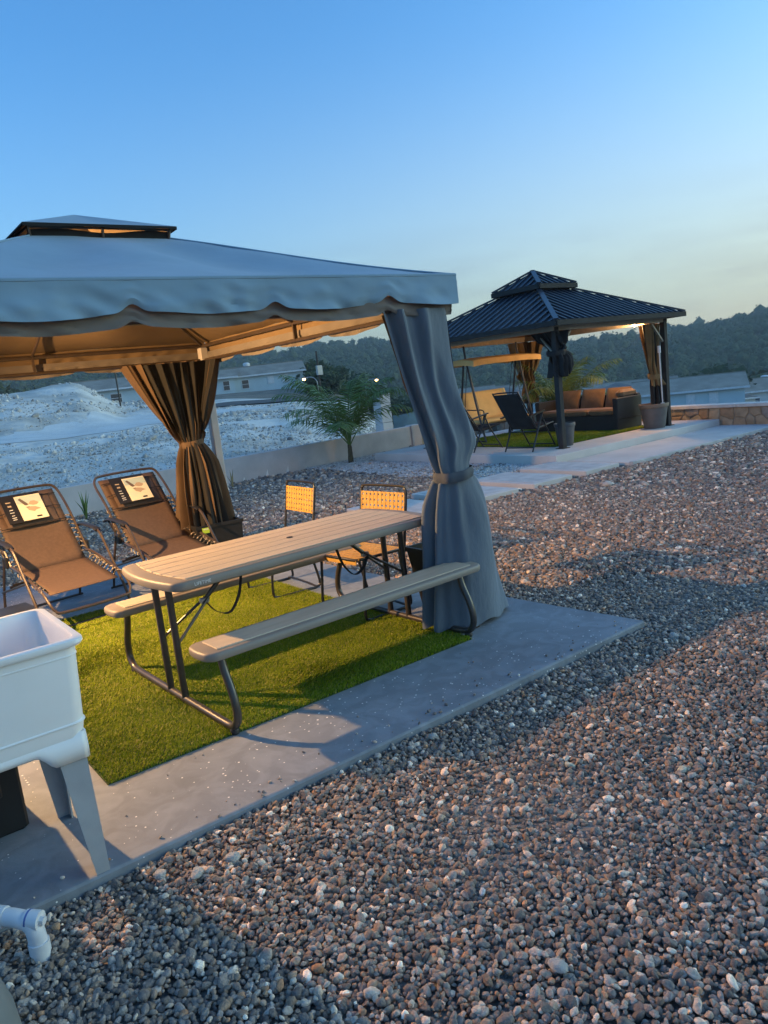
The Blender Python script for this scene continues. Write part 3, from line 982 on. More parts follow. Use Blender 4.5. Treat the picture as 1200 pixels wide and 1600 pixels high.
lone_stone((8.05, 6.05, -.02), .11, 7, 'round pale stone alone on the far gravel beside the stepping slabs')

# ================================================================== ARTIFICIAL TURF
def turf(name, label, x0, x1, y0, y1, z, n, h, seed, corner_cut=None):
    root = thing(name, label, 'grass mat', (0, 0, 0))
    pts = [(x0, y0), (x1, y0), (x1, y1), (x0, y1)]
    MB().loft(pts, [(0, z - .006), (0, z + .004)]).build('backing', M_turf_back, root)
    rg = np.random.default_rng(seed)
    x = rg.uniform(x0 + .002, x1 - .002, n); y = rg.uniform(y0 - .004, y1, n)
    lie = fbm(x * 1.4, y * 1.4, 6) * 2.5
    a = lie + rg.normal(0, .9, n)
    ln = h * rg.uniform(.7, 1.25, n) * (1 + .18 * fbm(x * 3, y * 3))
    lean = rg.uniform(.35, 1.0, n) * ln
    w = rg.uniform(.0016, .0030, n) * (h / .03) ** .5
    sx, sy = -np.sin(a + rg.normal(0, .6, n)), np.cos(a + rg.normal(0, .6, n))
    bx, by, bz = x, y, np.full(n, z)
    mx_, my_, mz = x + np.cos(a) * lean * .35, y + np.sin(a) * lean * .35, z + ln * .62
    tx, ty, tz = x + np.cos(a) * lean, y + np.sin(a) * lean, z + ln * .88
    V = np.stack([np.stack([bx - sx * w, by - sy * w, bz], 1), np.stack([bx + sx * w, by + sy * w, bz], 1),
                  np.stack([mx_ + sx * w * .9, my_ + sy * w * .9, mz], 1), np.stack([mx_ - sx * w * .9, my_ - sy * w * .9, mz], 1),
                  np.stack([tx, ty, tz], 1)], 1).reshape(-1, 3)
    k = np.arange(n)[:, None] * 5
    me = bpy.data.meshes.new('blades')
    quads = (k + np.array([[0, 1, 2, 3]])).astype(np.int32); tris = (k + np.array([[3, 2, 4]])).astype(np.int32)
    me.vertices.add(n * 5); me.vertices.foreach_set('co', V.astype(np.float32).ravel())
    loops = np.concatenate([quads, tris], 1).ravel()
    me.loops.add(len(loops)); me.loops.foreach_set('vertex_index', loops)
    me.polygons.add(n * 2)
    st = (np.arange(n)[:, None] * 7 + np.array([[0, 4]])).ravel()
    me.polygons.foreach_set('loop_start', st.astype(np.int32))
    mi = rg.choice(3, n, p=[.5, .35, .15])
    me.update(calc_edges=True)
    for m in M_BLADE:
        me.materials.append(m)
    me.polygons.foreach_set('material_index', np.repeat(mi, 2).astype(np.int32))
    me.update()
    o = link('blades', me, root)
    o['kind'] = 'stuff'
    return root
M_BLADE = [mat('turf_green', (0.27, 0.33, 0.012), (0.21, 0.27, 0.010), scale=3, rough=0.7, spec=0.12, trans=0.15),
           mat('turf_dark', (0.14, 0.21, 0.010), (0.10, 0.165, 0.008), scale=3, rough=0.7, spec=0.12, trans=0.15),
           mat('turf_straw', (0.38, 0.36, 0.06), (0.30, 0.29, 0.05), scale=3, rough=0.5, trans=0.15)]
turf('artificial_grass_mat', 'bright green artificial grass mat under the picnic table', .76, 2.98, 3.30, 6.35, .004, 300000, .019, 3)
turf('artificial_grass_mat', 'green artificial grass mat under the far metal-roofed gazebo', 10.40, 13.30, 8.86, 12.0, .124, 70000, .040, 4)

# ================================================================== PICNIC TABLE
TAB = (2.176, 3.983)
def picnic_table():
    t = thing('picnic_table', 'folding picnic table with tan slatted top and two attached benches', 'table', (*TAB, 0), R(1.58))
    L, W, ZT = 1.856, .765, .736
    ol = rrect(L, W, .055, .05)
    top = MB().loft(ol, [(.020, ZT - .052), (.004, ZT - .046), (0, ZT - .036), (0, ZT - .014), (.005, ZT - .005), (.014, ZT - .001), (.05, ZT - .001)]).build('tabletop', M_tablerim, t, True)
    # six planks set into the rim, their ends following the bowed ends
    npl, gap = 6, .0065
    y0 = -W / 2 + .045; wpl = (W - .09 - gap * (npl - 1)) / npl
    for k in range(npl):
        ya = y0 + k * (wpl + gap); yb = ya + wpl
        def ex(y):
            return L / 2 - .05 * (y / (W / 2)) ** 2 - .086
        ys = [ya + (yb - ya) * i / 4 for i in range(5)]
        pl = [(ex(y), y) for y in ys] + [(-ex(y), y) for y in reversed(ys)]
        MB().loft(pl, [(0, ZT - .012), (0, ZT + .0030), (.0022, ZT + .0048)]).build('plank', M_tabletop, top)
    MB().lathe([(.021, ZT + .0050), (.021, ZT + .0075), (.015, ZT + .0080), (.014, ZT + .0055)], (0.03, .0, 0), 16).build('umbrella_hole_cap', M_black, top)
    # maker's lettering on the near edge
    me = text_mesh('LIFETIME', .024, .0006)
    me.materials.append(M_lettering)
    link('lettering', me, top, (-.735, -W / 2 - .0012, ZT - .026), (R(90), 0, 0))
    # benches
    for s, nm in ((-1, 'near'), (1, 'far')):
        Z = .452
        bl = rrect(1.86, .255, .05, .02, ends=6)
        bl = [(x, y + s * .605) for x, y in bl]
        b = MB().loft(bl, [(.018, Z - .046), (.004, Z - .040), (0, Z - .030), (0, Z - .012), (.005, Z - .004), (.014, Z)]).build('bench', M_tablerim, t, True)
        il = rrect(1.70, .175, .012)
        MB().loft([(x, y + s * .605) for x, y in il], [(0, Z - .004), (0, Z + .0040), (.0030, Z + .0060)]).build('seat_panel', M_tabletop, b)
    # frames
    for sx in (-1, 1):
        X = sx * .81
        path = []
        half = [(0, .030), (.30, .030), (.56, .031), (.655, .040), (.705, .085), (.712, .15), (.690, .23), (.645, .32), (.615, .415)]
        pts = [(X, -y, z) for y, z in reversed(half)] + [(X, y, z) for y, z in half[1:]]
        fr = MB().tube(spline(pts, 5), .0205, 10).build('base_tube', M_tableframe, t, True)
        for y in (-.655, .655):
            MB().lathe([(.020, 0.0), (.024, .004), (.024, .020), (.018, .030)], (X, y, 0.001), 10).build('foot_cap', M_black, fr, True)
        for y in (-.095, .095):
            MB().tube([(X, y, .036), (X, y, .24), (X + sx * .0, y, .692)], .0195, 10).build('leg', M_tableframe, t, True)
        # folding brace: two thin bars from the legs meeting at a clip, then one bar up to the top
        j = Vector((X - sx * .235, 0, .510))
        br = MB().tube([j, (X - sx * .44, 0, .690)], .0135, 8).build('brace', M_tableframe, t, True)
        for y in (-.095, .095):
            MB().tube([(X - sx * .01, y, .345), (j.x - sx * .02, y * .18, j.z + .015)], .0085, 8).build('brace_bar', M_tableframe, br, True)
        MB().box((j.x, 0, j.z), (.05, .034, .03), b=.004).build('clip', M_steel, br)
        # loose strap
        sp = spline([(j.x, -.02, j.z - .01), (j.x - sx * .05, -.03, j.z - .075), (j.x - sx * .13, -.035, j.z - .10), (j.x - sx * .20, -.03, j.z - .02),
                     (j.x - sx * .235, -.025, .60), (j.x - sx * .25, -.02, .688)], 6)
        mb = MB()
        rows = [[p + Vector((0, -.014, 0)), p + Vector((0, .014, 0))] for p in sp]
        mb.grid(rows)
        so = mb.build('strap', M_strap, t)
        md = so.modifiers.new('thick', 'SOLIDIFY'); md.thickness = .003
    MB().bar((-.80, -.12, .675), (.80, -.12, .675), .03, .03).build('under_rail', M_tableframe, t)
    MB().bar((-.80, .12, .675), (.80, .12, .675), .03, .03).build('under_rail', M_tableframe, t)
    return t
picnic_table()

# ================================================================== NEAR CANOPY
CX, CY = 1.605, 5.105          # centre
HX, HY = 1.505, 1.695          # post positions
ZR = 2.165                     # roof edge
def curtain_mesh(top, tie_c, tie_r, bot_c, bot_r, ztop, ztie, zbot, pleats, a0, a1, seed, bulge=(0, 0, 0), amp=1.0, ns=150, nt=64, drop=0.0, flare=.55, calm=0.0, up0=.82, up1=.82, off=0.0):
    rg = random.Random(seed)
    ph = [rg.uniform(0, 6.28) for _ in range(6)]
    # resample the top path evenly
    tp = [Vector(p) for p in top]
    seg = [0]
    for i in range(1, len(tp)):
        seg.append(seg[-1] + (tp[i] - tp[i - 1]).length)
    def topat(s):
        d = s * seg[-1]
        for i in range(1, len(tp)):
            if d <= seg[i] + 1e-9:
                return tp[i - 1].lerp(tp[i], (d - seg[i - 1]) / (seg[i] - seg[i - 1]))
        return tp[-1]
    rows = []
    for it in range(nt + 1):
        f = it / nt
        z = ztop + (zbot - ztop) * f
        base = []
        for i in range(ns + 1):
            s = i / ns
            a = a0 + (a1 - a0) * s
            T = Vector((tie_c[0] + tie_r[0] * math.cos(a), tie_c[1] + tie_r[1] * math.sin(a)))
            if z > ztie:
                k = (z - ztie) / (ztop - ztie)
                kk = k ** (up0 + (up1 - up0) * s)
                p = T.lerp(topat(s), kk)
                # slack cloth sagging over the tie
                w = math.exp(-((k - .20) / (.10 if k < .20 else .26)) ** 2)
                p = p + Vector((bulge[0], bulge[1])) * (w * (s ** bulge[2] if bulge[2] >= 0 else (1 - s) ** -bulge[2]))
            else:
                k = (ztie - z) / (ztie - zbot)
                B = Vector((bot_c[0] + bot_r[0] * math.cos(a), bot_c[1] + bot_r[1] * math.sin(a)))
                p = T.lerp(B, k ** flare)
            base.append(p)
        row = []
        dt = abs(z - ztie)
        am = amp * (.006 + .020 * min(1, dt / .18))
        for i in range(ns + 1):
            s = i / ns
            t = (base[min(i + 1, ns)] - base[max(i - 1, 0)])
            n = Vector((t.y, -t.x))
            n = n.normalized() if n.length > 1e-9 else Vector((1, 0))
            w = math.sin(2 * PI * pleats * s + ph[0] + .5 * math.sin(5 * f + ph[1])) + .45 * math.sin(2 * PI * pleats * 1.73 * s + ph[2] + 1.4 * f) \
                + .5 * math.sin(2 * PI * pleats * .41 * s + ph[3] - 2.0 * f)
            w += .7 * float(vnoise(s * 9 + seed, f * 5, 2.0))
            if calm:
                # the outer face hangs as one broad sheet, the folds gather at the inner edge
                q = max(0.0, min(1.0, (s - calm) / .16)); q = q * q * (3 - 2 * q)
                w *= .13 + 1.1 * q
                w += (1 - q) * (1.9 * float(vnoise(s * 3.1 + 4 + f * 1.2, f * 3.3 - s * 4, 6.0 + seed)) + .8 * float(vnoise(s * 8 + f * 5, f * 2.2 - s * 5, 9.0 + seed)))
            p = base[i] + n * (w * am + off)
            zz = z + drop * (s if drop > 0 else (1 - s)) * (f - .5) * 0
            if it == nt:
                zz += .012 * math.sin(2 * PI * pleats * s + ph[4])
            row.append((p.x, p.y, zz))
        rows.append(row)
    return MB().grid(rows)

def tie_band(c, r, z, h, m, parent, name='tie_band'):
    mb = MB()
    rows = []
    for i in range(7):
        f = i / 6
        rr = 1 + .06 * math.sin(PI * f)
        rows.append([(c[0] + r[0] * rr * math.cos(a) * (1 + .05 * math.sin(7 * a)), c[1] + r[1] * rr * math.sin(a) * (1 + .05 * math.sin(7 * a)), z + h * (f - .5) + .012 * math.sin(a + 1)) for a in np.linspace(0, 2 * PI, 33)])
    mb.grid(rows)
    return mb.build(name, m, parent, True)

def near_canopy():
    g = thing('canopy_gazebo', 'large grey fabric canopy gazebo with scalloped valance and tied curtains over the picnic table', 'gazebo', (CX, CY, 0))
    # posts
    for sx in (-1, 1):
        for sy in (-1, 1):
            x, y = sx * HX, sy * HY
            near_right = sx > 0 and sy < 0
            x, y = (x, y + .07) if near_right else (x, y)
            p = MB().box((x, y, 1.05), (.05, .05, 2.10) if near_right else (.075, .075, 2.10), b=.008).build('post', M_post, g)
            MB().box((x - sx * .04, y - sy * .04, .005), (.20, .20, .010), b=.003).build('foot_plate', M_bronze, p)
    # rails, two on every side, with short struts between
    for sx, sy in ((0, -1), (0, 1), (-1, 0), (1, 0)):
        for z, r in ((2.115, .016), (1.985, .014)):
            if sx == 0:
                p0, p1 = (-HX, sy * HY, z), (HX, sy * HY, z)
            else:
                p0, p1 = (sx * HX, -HY, z), (sx * HX, HY, z)
            MB().tube([p0, p1], r, 8).build('rail', M_bronze, g, True)
        for k in (-.5, 0, .5):
            x, y = (k * 2 * HX, sy * HY) if sx == 0 else (sx * HX, k * 2 * HY)
            if abs(k) < .4:
                MB().bar((x, y, 1.985), (x, y, 2.115), .03, .016, (1, 0, 0) if sx == 0 else (0, 1, 0)).build('strut', M_bronze, g)
    # vent opening and rafters
    VX, VY, VZ = .40, .47, 2.615
    for sx in (-1, 1):
        for sy in (-1, 1):
            MB().tube([(sx * HX, sy * HY, 2.12), (sx * VX, sy * VY, VZ - .03)], .014, 8).build('hip_rafter', M_bronze, g, True)
    for (x, y), (vx, vy) in (((0, -HY), (0, -VY)), ((0, HY), (0, VY)), ((-HX, 0), (-VX, 0)), ((HX, 0), (VX, 0))):
        MB().tube([(x, y, 2.12), (vx, vy, VZ - .03)], .012, 8).build('mid_rafter', M_bronze, g, True)
    vr = MB()
    for (a, b) in (((-VX, -VY), (VX, -VY)), ((VX, -VY), (VX, VY)), ((VX, VY), (-VX, VY)), ((-VX, VY), (-VX, -VY))):
        vr.tube([(*a, VZ - .03), (*b, VZ - .03)], .012, 8)
        vr.tube([(*a, VZ - .03), (a[0] * 1.03, a[1] * 1.03, VZ + .058)], .009, 6)
        m_ = ((a[0] + b[0]) / 2, (a[1] + b[1]) / 2)
        vr.tube([(*m_, VZ - .03), (m_[0] * 1.03, m_[1] * 1.03, VZ + .058)], .009, 6)
        vr.tube([(a[0] * 1.03, a[1] * 1.03, VZ + .048), (b[0] * 1.03, b[1] * 1.03, VZ + .048)], .008, 6)
    vr.build('vent_frame', M_bronze, g, True)
    # roof cloth: four panels, taut along the hips and the middle rafter, slack between
    EX, EY = HX + .06, HY + .06
    def panel(c0, c1, v0, v1, name, nu=28, nv=22):
        c0, c1, v0, v1 = (Vector(p) for p in (c0, c1, v0, v1))
        rows = []
        for j in range(nv + 1):
            f = j / nv
            row = []
            for i in range(nu + 1):
                s = i / nu
                p = c0.lerp(c1, s).lerp(v0.lerp(v1, s), f)
                sag = .052 * (math.sin(2 * PI * s) ** 2) * (math.sin(PI * f) ** .7)
                sag += .030 * math.sin(PI * f) * (1 - f)
                p.z -= sag
                p.z += .004 * float(vnoise(p.x * 5, p.y * 5, 1))
                row.append(p)
            rows.append(row)
        mb = MB(); mb.grid(rows)
        o = mb.build(name, M_canvas, g, True)
        MB().grid([[p - Vector((0, 0, .012)) for p in r] for r in rows]).build('lamplit_inside', M_canvas_lamplit, o, True)  # added inner copy of the roof cloth, coloured as the lamp shows it
        return o
    e = [(-EX, -EY, ZR), (EX, -EY, ZR), (EX, EY, ZR), (-EX, EY, ZR)]
    v = [(-VX, -VY, VZ), (VX, -VY, VZ), (VX, VY, VZ), (-VX, VY, VZ)]
    for k in range(4):
        panel(e[k], e[(k + 1) % 4], v[k], v[(k + 1) % 4], 'roof_panel')
    for k in range(4):
        a, b = Vector(e[k]), Vector(v[k])
        MB().tube([a.lerp(b, f) - Vector((0, 0, .030 * math.sin(PI * f) * (1 - f) - .003)) for f in np.linspace(0, 1, 16)], .0055, 6).build('seam', M_canvas, g, True)
    # little vent roof
    WX, WY, WZ, AP = VX + .045, VY + .05, VZ + .062, VZ + .235
    we = [(-WX, -WY, WZ), (WX, -WY, WZ), (WX, WY, WZ), (-WX, WY, WZ)]
    for k in range(4):
        a, b = Vector(we[k]), Vector(we[(k + 1) % 4])
        rows = []
        for j in range(7):
            f = j / 6
            rows.append([a.lerp(b, s).lerp(Vector((0, 0, AP)), f) - Vector((0, 0, .02 * math.sin(PI * s) * math.sin(PI * (1 - f)) + .012 * math.sin(2 * PI * s) ** 2 * (1 - f))) for s in np.linspace(0, 1, 11)])
        vp = MB().grid(rows).build('vent_roof_panel', M_canvas, g, True)
        MB().grid([[p - Vector((0, 0, .008)) for p in r] for r in rows]).build('lamplit_inside', M_canvas_lamplit, vp, True)
        va, vb = Vector(v[k]), Vector(v[(k + 1) % 4])
        MB().grid([[va.lerp(vb, q) + Vector((0, 0, -.01)) for q in np.linspace(0, 1, 13)], [va.lerp(vb, q) + Vector((0, 0, .034 + .010 * math.sin(9 * q + k))) for q in np.linspace(0, 1, 13)]]).build('vent_net', M_net, g)
        drop = MB().grid([[a.lerp(b, s) for s in np.linspace(0, 1, 9)], [a.lerp(b, s) * 1.0 - Vector((0, 0, .018 + .004 * math.sin(12 * s))) for s in np.linspace(0, 1, 9)]])
        drop.build('vent_binding', M_net, g)
    # dark net skirt at the left of the vent
    MB().grid([[Vector((-WX, y, WZ - .01)) for y in np.linspace(-WY, WY, 5)], [Vector((-WX - .10, y * 1.12, VZ - .035)) for y in np.linspace(-WY, WY, 5)]]).build('vent_net', M_net, g)
    # valances: grey outer skirt and a darker one showing below it, cusped every 0.72 m
    def valance(x0, y0, x1, y1, ztop, zlow, cusp, name, m, out, seed):
        p0, p1 = Vector((x0, y0)), Vector((x1, y1))
        d = p1 - p0; Lw = d.length; d.normalize(); nrm = Vector((d.y, -d.x))
        n = int(Lw / .016)
        nv = 9
        rows = [[] for _ in range(nv + 1)]
        per = .712
        for i in range(n + 1):
            s = i / n * Lw
            u = ((s - Lw / 2 - .345 * 1) / per)
            dd = abs(u - round(u)) * per
            bot = zlow + cusp * math.exp(-(dd / .045) ** 2) + .008 * math.cos(2 * PI * u)
            if seed % 2:
                bot += .006 * math.sin(s * 5.1 + seed)
            for j in range(nv + 1):
                f = j / nv
                z = ztop + (bot - ztop) * f
                wob = out + .010 * f * math.sin(s * 9 + seed) * f + 0.017 * f * f * float(vnoise(s * 2.6, f * 2, seed)) + .015 * float(vnoise(s * 12 - f * 3, f * 3 + s * 4, seed + 3)) * f ** .7
                q = p0 + d * s + nrm * wob
                rows[j].append((q.x, q.y, z))
        mb = MB(); mb.grid(rows)
        o = mb.build(name, m, g, True)
        if name == 'valance':
            MB().grid([[(p[0] - nrm.x * .004, p[1] - nrm.y * .004, p[2]) for p in r] for r in rows]).build('lamplit_inside', M_canvas_lamplit, o, True)
        return o
    cs = [(-EX, -EY), (EX, -EY), (EX, EY), (-EX, EY)]
    for k in range(4):
        a, b = cs[k], cs[(k + 1) % 4]
        valance(*a, *b, ZR + .003, 2.010, .036, 'valance', M_canvas, .006, k * 2 + 1)
        valance(a[0] * .985, a[1] * .985, b[0] * .985, b[1] * .985, 2.06, 1.950, .028, 'inner_valance', M_canvas_in, .0, k * 2 + 2)
    # rolled edge where roof and skirt meet
    for k in range(4):
        a, b = cs[k], cs[(k + 1) % 4]
        MB().tube([(*a, ZR), (*b, ZR)], .010, 6).build('hem', M_canvas, g, True)
    # curtains, gathered and tied at the posts
    def curt(name, top, tie_c, tie_r, bot_c, bot_r, ztie, zbot, pl, a0, a1, seed, bulge, amp=1.0, ztop=1.985, flare=.55, calm=0.0, up0=.82, up1=.82, net=(0, 0), netk=.6, inner=-1):
        c = curtain_mesh(top, tie_c, tie_r, bot_c, bot_r, ztop, ztie, zbot, pl, a0, a1, seed, bulge, amp, flare=flare, calm=calm, up0=up0, up1=up1).build('curtain', M_curtain, g, True)
        curtain_mesh(top, tie_c, tie_r, bot_c, bot_r, ztop, ztie, zbot, pl, a0, a1, seed, bulge, amp, flare=flare, calm=calm, up0=up0, up1=up1, off=.004 * inner).build('curtain_lamplit', M_curtain_lamplit, c, True)  # added inner copy of the curtain, with the lamp's brown in its colour
        tie_band(tie_c, (tie_r[0] + .022, tie_r[1] + .022), ztie, .062, M_curtain_lamplit if inner < 0 else M_tie, c)
        # fold of black netting inside
        q = lambda p, k=1.0: (p[0] + net[0] * k, p[1] + net[1] * k)
        mid = (sum(p[0] for p in top) / len(top), sum(p[1] for p in top) / len(top))
        tn = [q((mid[0] + (p[0] - mid[0]) * .72, mid[1] + (p[1] - mid[1]) * .72)) for p in top]
        nt = curtain_mesh(tn, q(tie_c, .3), (tie_r[0] * netk, tie_r[1] * netk), q(bot_c), (bot_r[0] * netk, bot_r[1] * netk), ztop - .01, ztie, zbot + .02, pl * .7, a0, a1, seed + 9, (0, 0, 0), amp * .6, 80, 40, flare=flare)
        nt.build('netting', M_net, c, True)
        return c
    X1, Y1 = HX, -HY
    # right-hand near corner: hangs from both rails, wraps the post
    curt('right', [(X1 - .02, Y1 + .52), (X1 + .035, Y1 + .30), (X1 + .045, Y1 - .01), (X1 + .0, Y1 - .045), (X1 - .22, Y1 - .04), (X1 - .47, Y1 + .0)],
         (X1 + .0, Y1 + .06), (.105, .085), (X1 + .115, Y1 + .20), (.335, .20), 1.0, .03, 7, 1.9, -3.4, 5, (.12, -.05, -.8), .85, calm=.68, up0=.45, up1=.9, net=(.0, .10), netk=.35, inner=1)
    # far corner by the second recliner
    curt('far', [(X1 + .02, Y1 + 3.39 - .30), (X1 + .03, -Y1 + .02), (X1 - .10, -Y1 - .02), (X1 - .42, -Y1 - .03), (X1 - .80, -Y1 - .03)],
         (X1 - .27, -Y1 - .05), (.085, .07), (X1 - .25, -Y1 - .06), (.24, .18), 1.235, .05, 11, .6, -3.6, 8, (.0, .0, 0), 1.5, net=(0, -.10), netk=.75)
    # two more, out of the picture to the left
    curt('near left', [(-X1 + .02, Y1 + .5), (-X1 - .03, Y1 + .2), (-X1 - .03, Y1 - .03), (-X1 + .2, Y1 - .03), (-X1 + .40, Y1)],
         (-X1 + .0, Y1), (.085, .07), (-X1, Y1 + .0), (.22, .18), 1.05, .05, 9, 1.6, 7.0, 15, (0, 0, 0))
    curt('far left', [(-X1 + .5, -Y1), (-X1 + .2, -Y1 + .03), (-X1 - .02, -Y1 + .03), (-X1 - .03, -Y1 - .2), (-X1, -Y1 - .4)],
         (-X1, -Y1), (.085, .07), (-X1, -Y1), (.20, .18), 1.15, .05, 9, 0.2, 5.6, 18, (0, 0, 0))
    return g
near_canopy()

# flood light clamped to the left rail of the canopy, just outside the picture
def flood_light():
    loc = (CX - HX - .005, 5.85, 2.02)
    f = thing('flood_light', 'small warm flood light clamped to the left rail of the grey canopy', 'lamp', loc)
    MB().box((-.03, 0, .06), (.03, .04, .16), b=.004).build('clamp', M_black, f)
    h = MB().box((.0, 0, 0), (.05, .16, .12), b=.01).build('housing', M_black, f)
    MB().box((.029, 0, 0), (.006, .14, .10)).build('lens', M_bulb, h)
    ld = bpy.data.lights.new('flood_bulb', 'SPOT')
    ld.spot_size = R(168)
    ld.spot_blend = 0.85
    ld.energy = LAMP_NEAR
    ld.color = WARM
    ld.shadow_soft_size = .035
    lo = bpy.data.objects.new('flood_bulb', ld)
    COL.objects.link(lo)
    lo.parent = f
    lo.location = (.045, 0, 0)
    lo.rotation_euler = (-Vector((3.3, -2.2, -2.3))).to_track_quat('Z', 'Y').to_euler()
flood_light()

# ================================================================== RECLINERS
def recliner(label, loc, rz, seed):
    """zero-gravity recliner; local +Y is where the feet point, X across"""
    t = thing('reclining_chair', label, 'recliner', loc, rz, 'brown reclining chairs side by side')
    W = .545
    # side profile (y, z) of the lying surface
    A, B, C = Vector((-.52, 1.02)), Vector((-.03, .41)), Vector((.56, .30))
    # outer frame of the back: round-cornered arch
    xs = W / 2 + .045
    arch = [(-xs, -.06, .46), (-xs, -.30, .78), (-xs, A.x + .05, A.y - .07), (-xs + .03, A.x, A.y - .0), (-xs + .10, A.x - .02, A.y + .015), (0, A.x - .022, A.y + .02),
            (xs - .10, A.x - .02, A.y + .015), (xs - .03, A.x, A.y), (xs, A.x + .05, A.y - .07), (xs, -.30, .78), (xs, -.06, .46)]
    MB().tube(spline(arch, 5), .0115, 8).build('back_frame', M_bronze, t, True)
    # seat frame: two side tubes ending in a U at the foot
    uu = [(-xs, -.16, .475), (-xs, .10, .445), (-xs, .50, .335), (-xs, .63, .26), (-xs + .02, .68, .20), (-xs + .09, .70, .175), (xs - .09, .70, .175),
          (xs - .02, .68, .20), (xs, .63, .26), (xs, .50, .335), (xs, .10, .445), (xs, -.16, .475)]
    MB().tube(spline(uu, 5), .0115, 8).build('seat_frame', M_bronze, t, True)
    def cloth(p, q, name, sag, w0=W, w1=W):
        rows = []
        for j in range(13):
            f = j / 12
            c = p.lerp(q, f)
            row = []
            for i in range(11):
                s = i / 10 - .5
                ww = w0 + (w1 - w0) * f
                row.append((s * ww, c.x, c.y - sag * (1 - (2 * s) ** 2) * math.sin(PI * min(1, max(0, f)))))
            rows.append(row)
        o = MB().grid(rows).build(name, M_recfab, t, True)
        md = o.modifiers.new('thick', 'SOLIDIFY'); md.thickness = .004
        return o
    back = cloth(A + Vector((.015, -.02)), B, 'back_fabric', .035)
    cloth(B + Vector((.005, .002)), C, 'seat_fabric', .02)
    # elastic lacing between cloth and frame
    def lacing(p, q, y_off, n, name, zo=.0):
        for sx in (-1, 1):
            mb = MB()
            for k in range(n):
                f0, f1 = (k + .15) / n, (k + .85) / n
                a = p.lerp(q, f0); b = p.lerp(q, f1)
                x0, x1 = sx * (W / 2 - .006), sx * (xs + .004)
                mb.tube(spline([(x0, a.x, a.y + .006), ((x0 + x1) / 2, (a.x + b.x) / 2 - .004, (a.y + b.y) / 2 + .020 + zo), (x1, b.x, b.y + zo + .012), (x1, b.x + .006, b.y - .012 + zo)], 3), .0055, 5)
            o = mb.build(name, M_lace, t, True)
            o['kind'] = 'stuff'
    d1 = (B - A)
    lacing(A + d1 * .42, A + d1 * .97, 0, 9, 'lacing')
    lacing(B + (C - B) * .1, B + (C - B) * .97, 0, 9, 'lacing', .02)
    # head pillow strapped to the top of the back
    d = (B - A).normalized(); n = Vector((-d.y, d.x))
    if n.y < 0: n = -n
    def onback(x, s, h):
        q = A + d * s + n * h
        return (x, q.x, q.y)
    rows = []
    for j in range(9):
        f = j / 8
        rows.append([onback((i / 10 - .5) * .42, .07 + .30 * f, .006 + .030 * (math.sin(PI * f) ** .5) * (1 - abs(2 * i / 10 - 1) ** 6)) for i in range(11)])
    pil = MB().grid(rows).build('head_pillow', M_recfab, t, True)
    for s_ in (.085, .225, .365):
        MB().tube([onback(-.27, s_, .016), onback(-.2, s_, .040 if s_ == .225 else .02), onback(.2, s_, .040 if s_ == .225 else .02), onback(.27, s_, .016)], .004, 5).build('pillow_cord', M_strap, pil)
    # product card: black sleeve with a cream picture of the chair
    def cardquad(x0, x1, s0, s1, h, name, m, parent):
        mb = MB()
        a, b, c, e = onback(x0, s0, h), onback(x1, s0, h), onback(x1, s1, h), onback(x0, s1, h)
        a2, b2, c2, e2 = onback(x0, s0, h - .004), onback(x1, s0, h - .004), onback(x1, s1, h - .004), onback(x0, s1, h - .004)
        mb.add([a, b, c, e, a2, b2, c2, e2], [(0, 1, 2, 3), (7, 6, 5, 4), (0, 4, 5, 1), (1, 5, 6, 2), (2, 6, 7, 3), (3, 7, 4, 0)])
        return mb.build(name, m, parent)
    # x is mirrored: the viewer faces the chair from its feet, so larger x lies on the viewer's left
    card = cardquad(.20, -.13, .055, .345, .047, 'product_card', M_cardblack, t)
    pic = cardquad(.085, -.125, .085, .338, .0525, 'picture', M_cardcream, card)
    cardquad(.080, -.120, .095, .165, .0531, 'picture_sky', M_cardsky, card)
    def blob(pts, h, name, m):
        mb = MB()
        mb.add([onback(x, s_, h) for x, s_ in pts], [tuple(range(len(pts)))])
        return mb.build(name, m, card)
    blob([(.062, .118), (.042, .108), (-.002, .172), (-.006, .184), (.018, .190), (.030, .180)], .0538, 'print_chair_back', M_cardink)
    blob([(-.004, .180), (-.030, .150), (-.062, .150), (-.094, .176), (-.070, .196), (-.040, .196)], .0538, 'print_chair_seat', M_cardtan)
    blob([(.020, .212), (-.015, .205), (-.055, .214), (-.090, .240), (-.050, .246), (-.030, .262), (.010, .240)], .0538, 'print_chair_base', M_cardtan)
    blob([(.030, .206), (.012, .213), (-.010, .210), (-.004, .203)], .0541, 'print_shadow', M_cardink)
    blob([(-.030, .306), (-.074, .306), (-.074, .322), (-.030, .322)], .0538, 'print_badge', M_cardblack)
    for k, (s0, hh, ww) in enumerate(((.125, .018, .040), (.160, .026, .030), (.205, .010, .030), (.232, .010, .034), (.262, .009, .026), (.285, .010, .036), (.305, .008, .034))):
        xa = .145
        blob([(xa + ww / 2, s0), (xa - ww / 2, s0), (xa - ww / 2, s0 + hh * .6), (xa + ww / 2, s0 + hh * .6)], .0478, 'print_mark', M_cardtan if k < 2 else M_lettering)
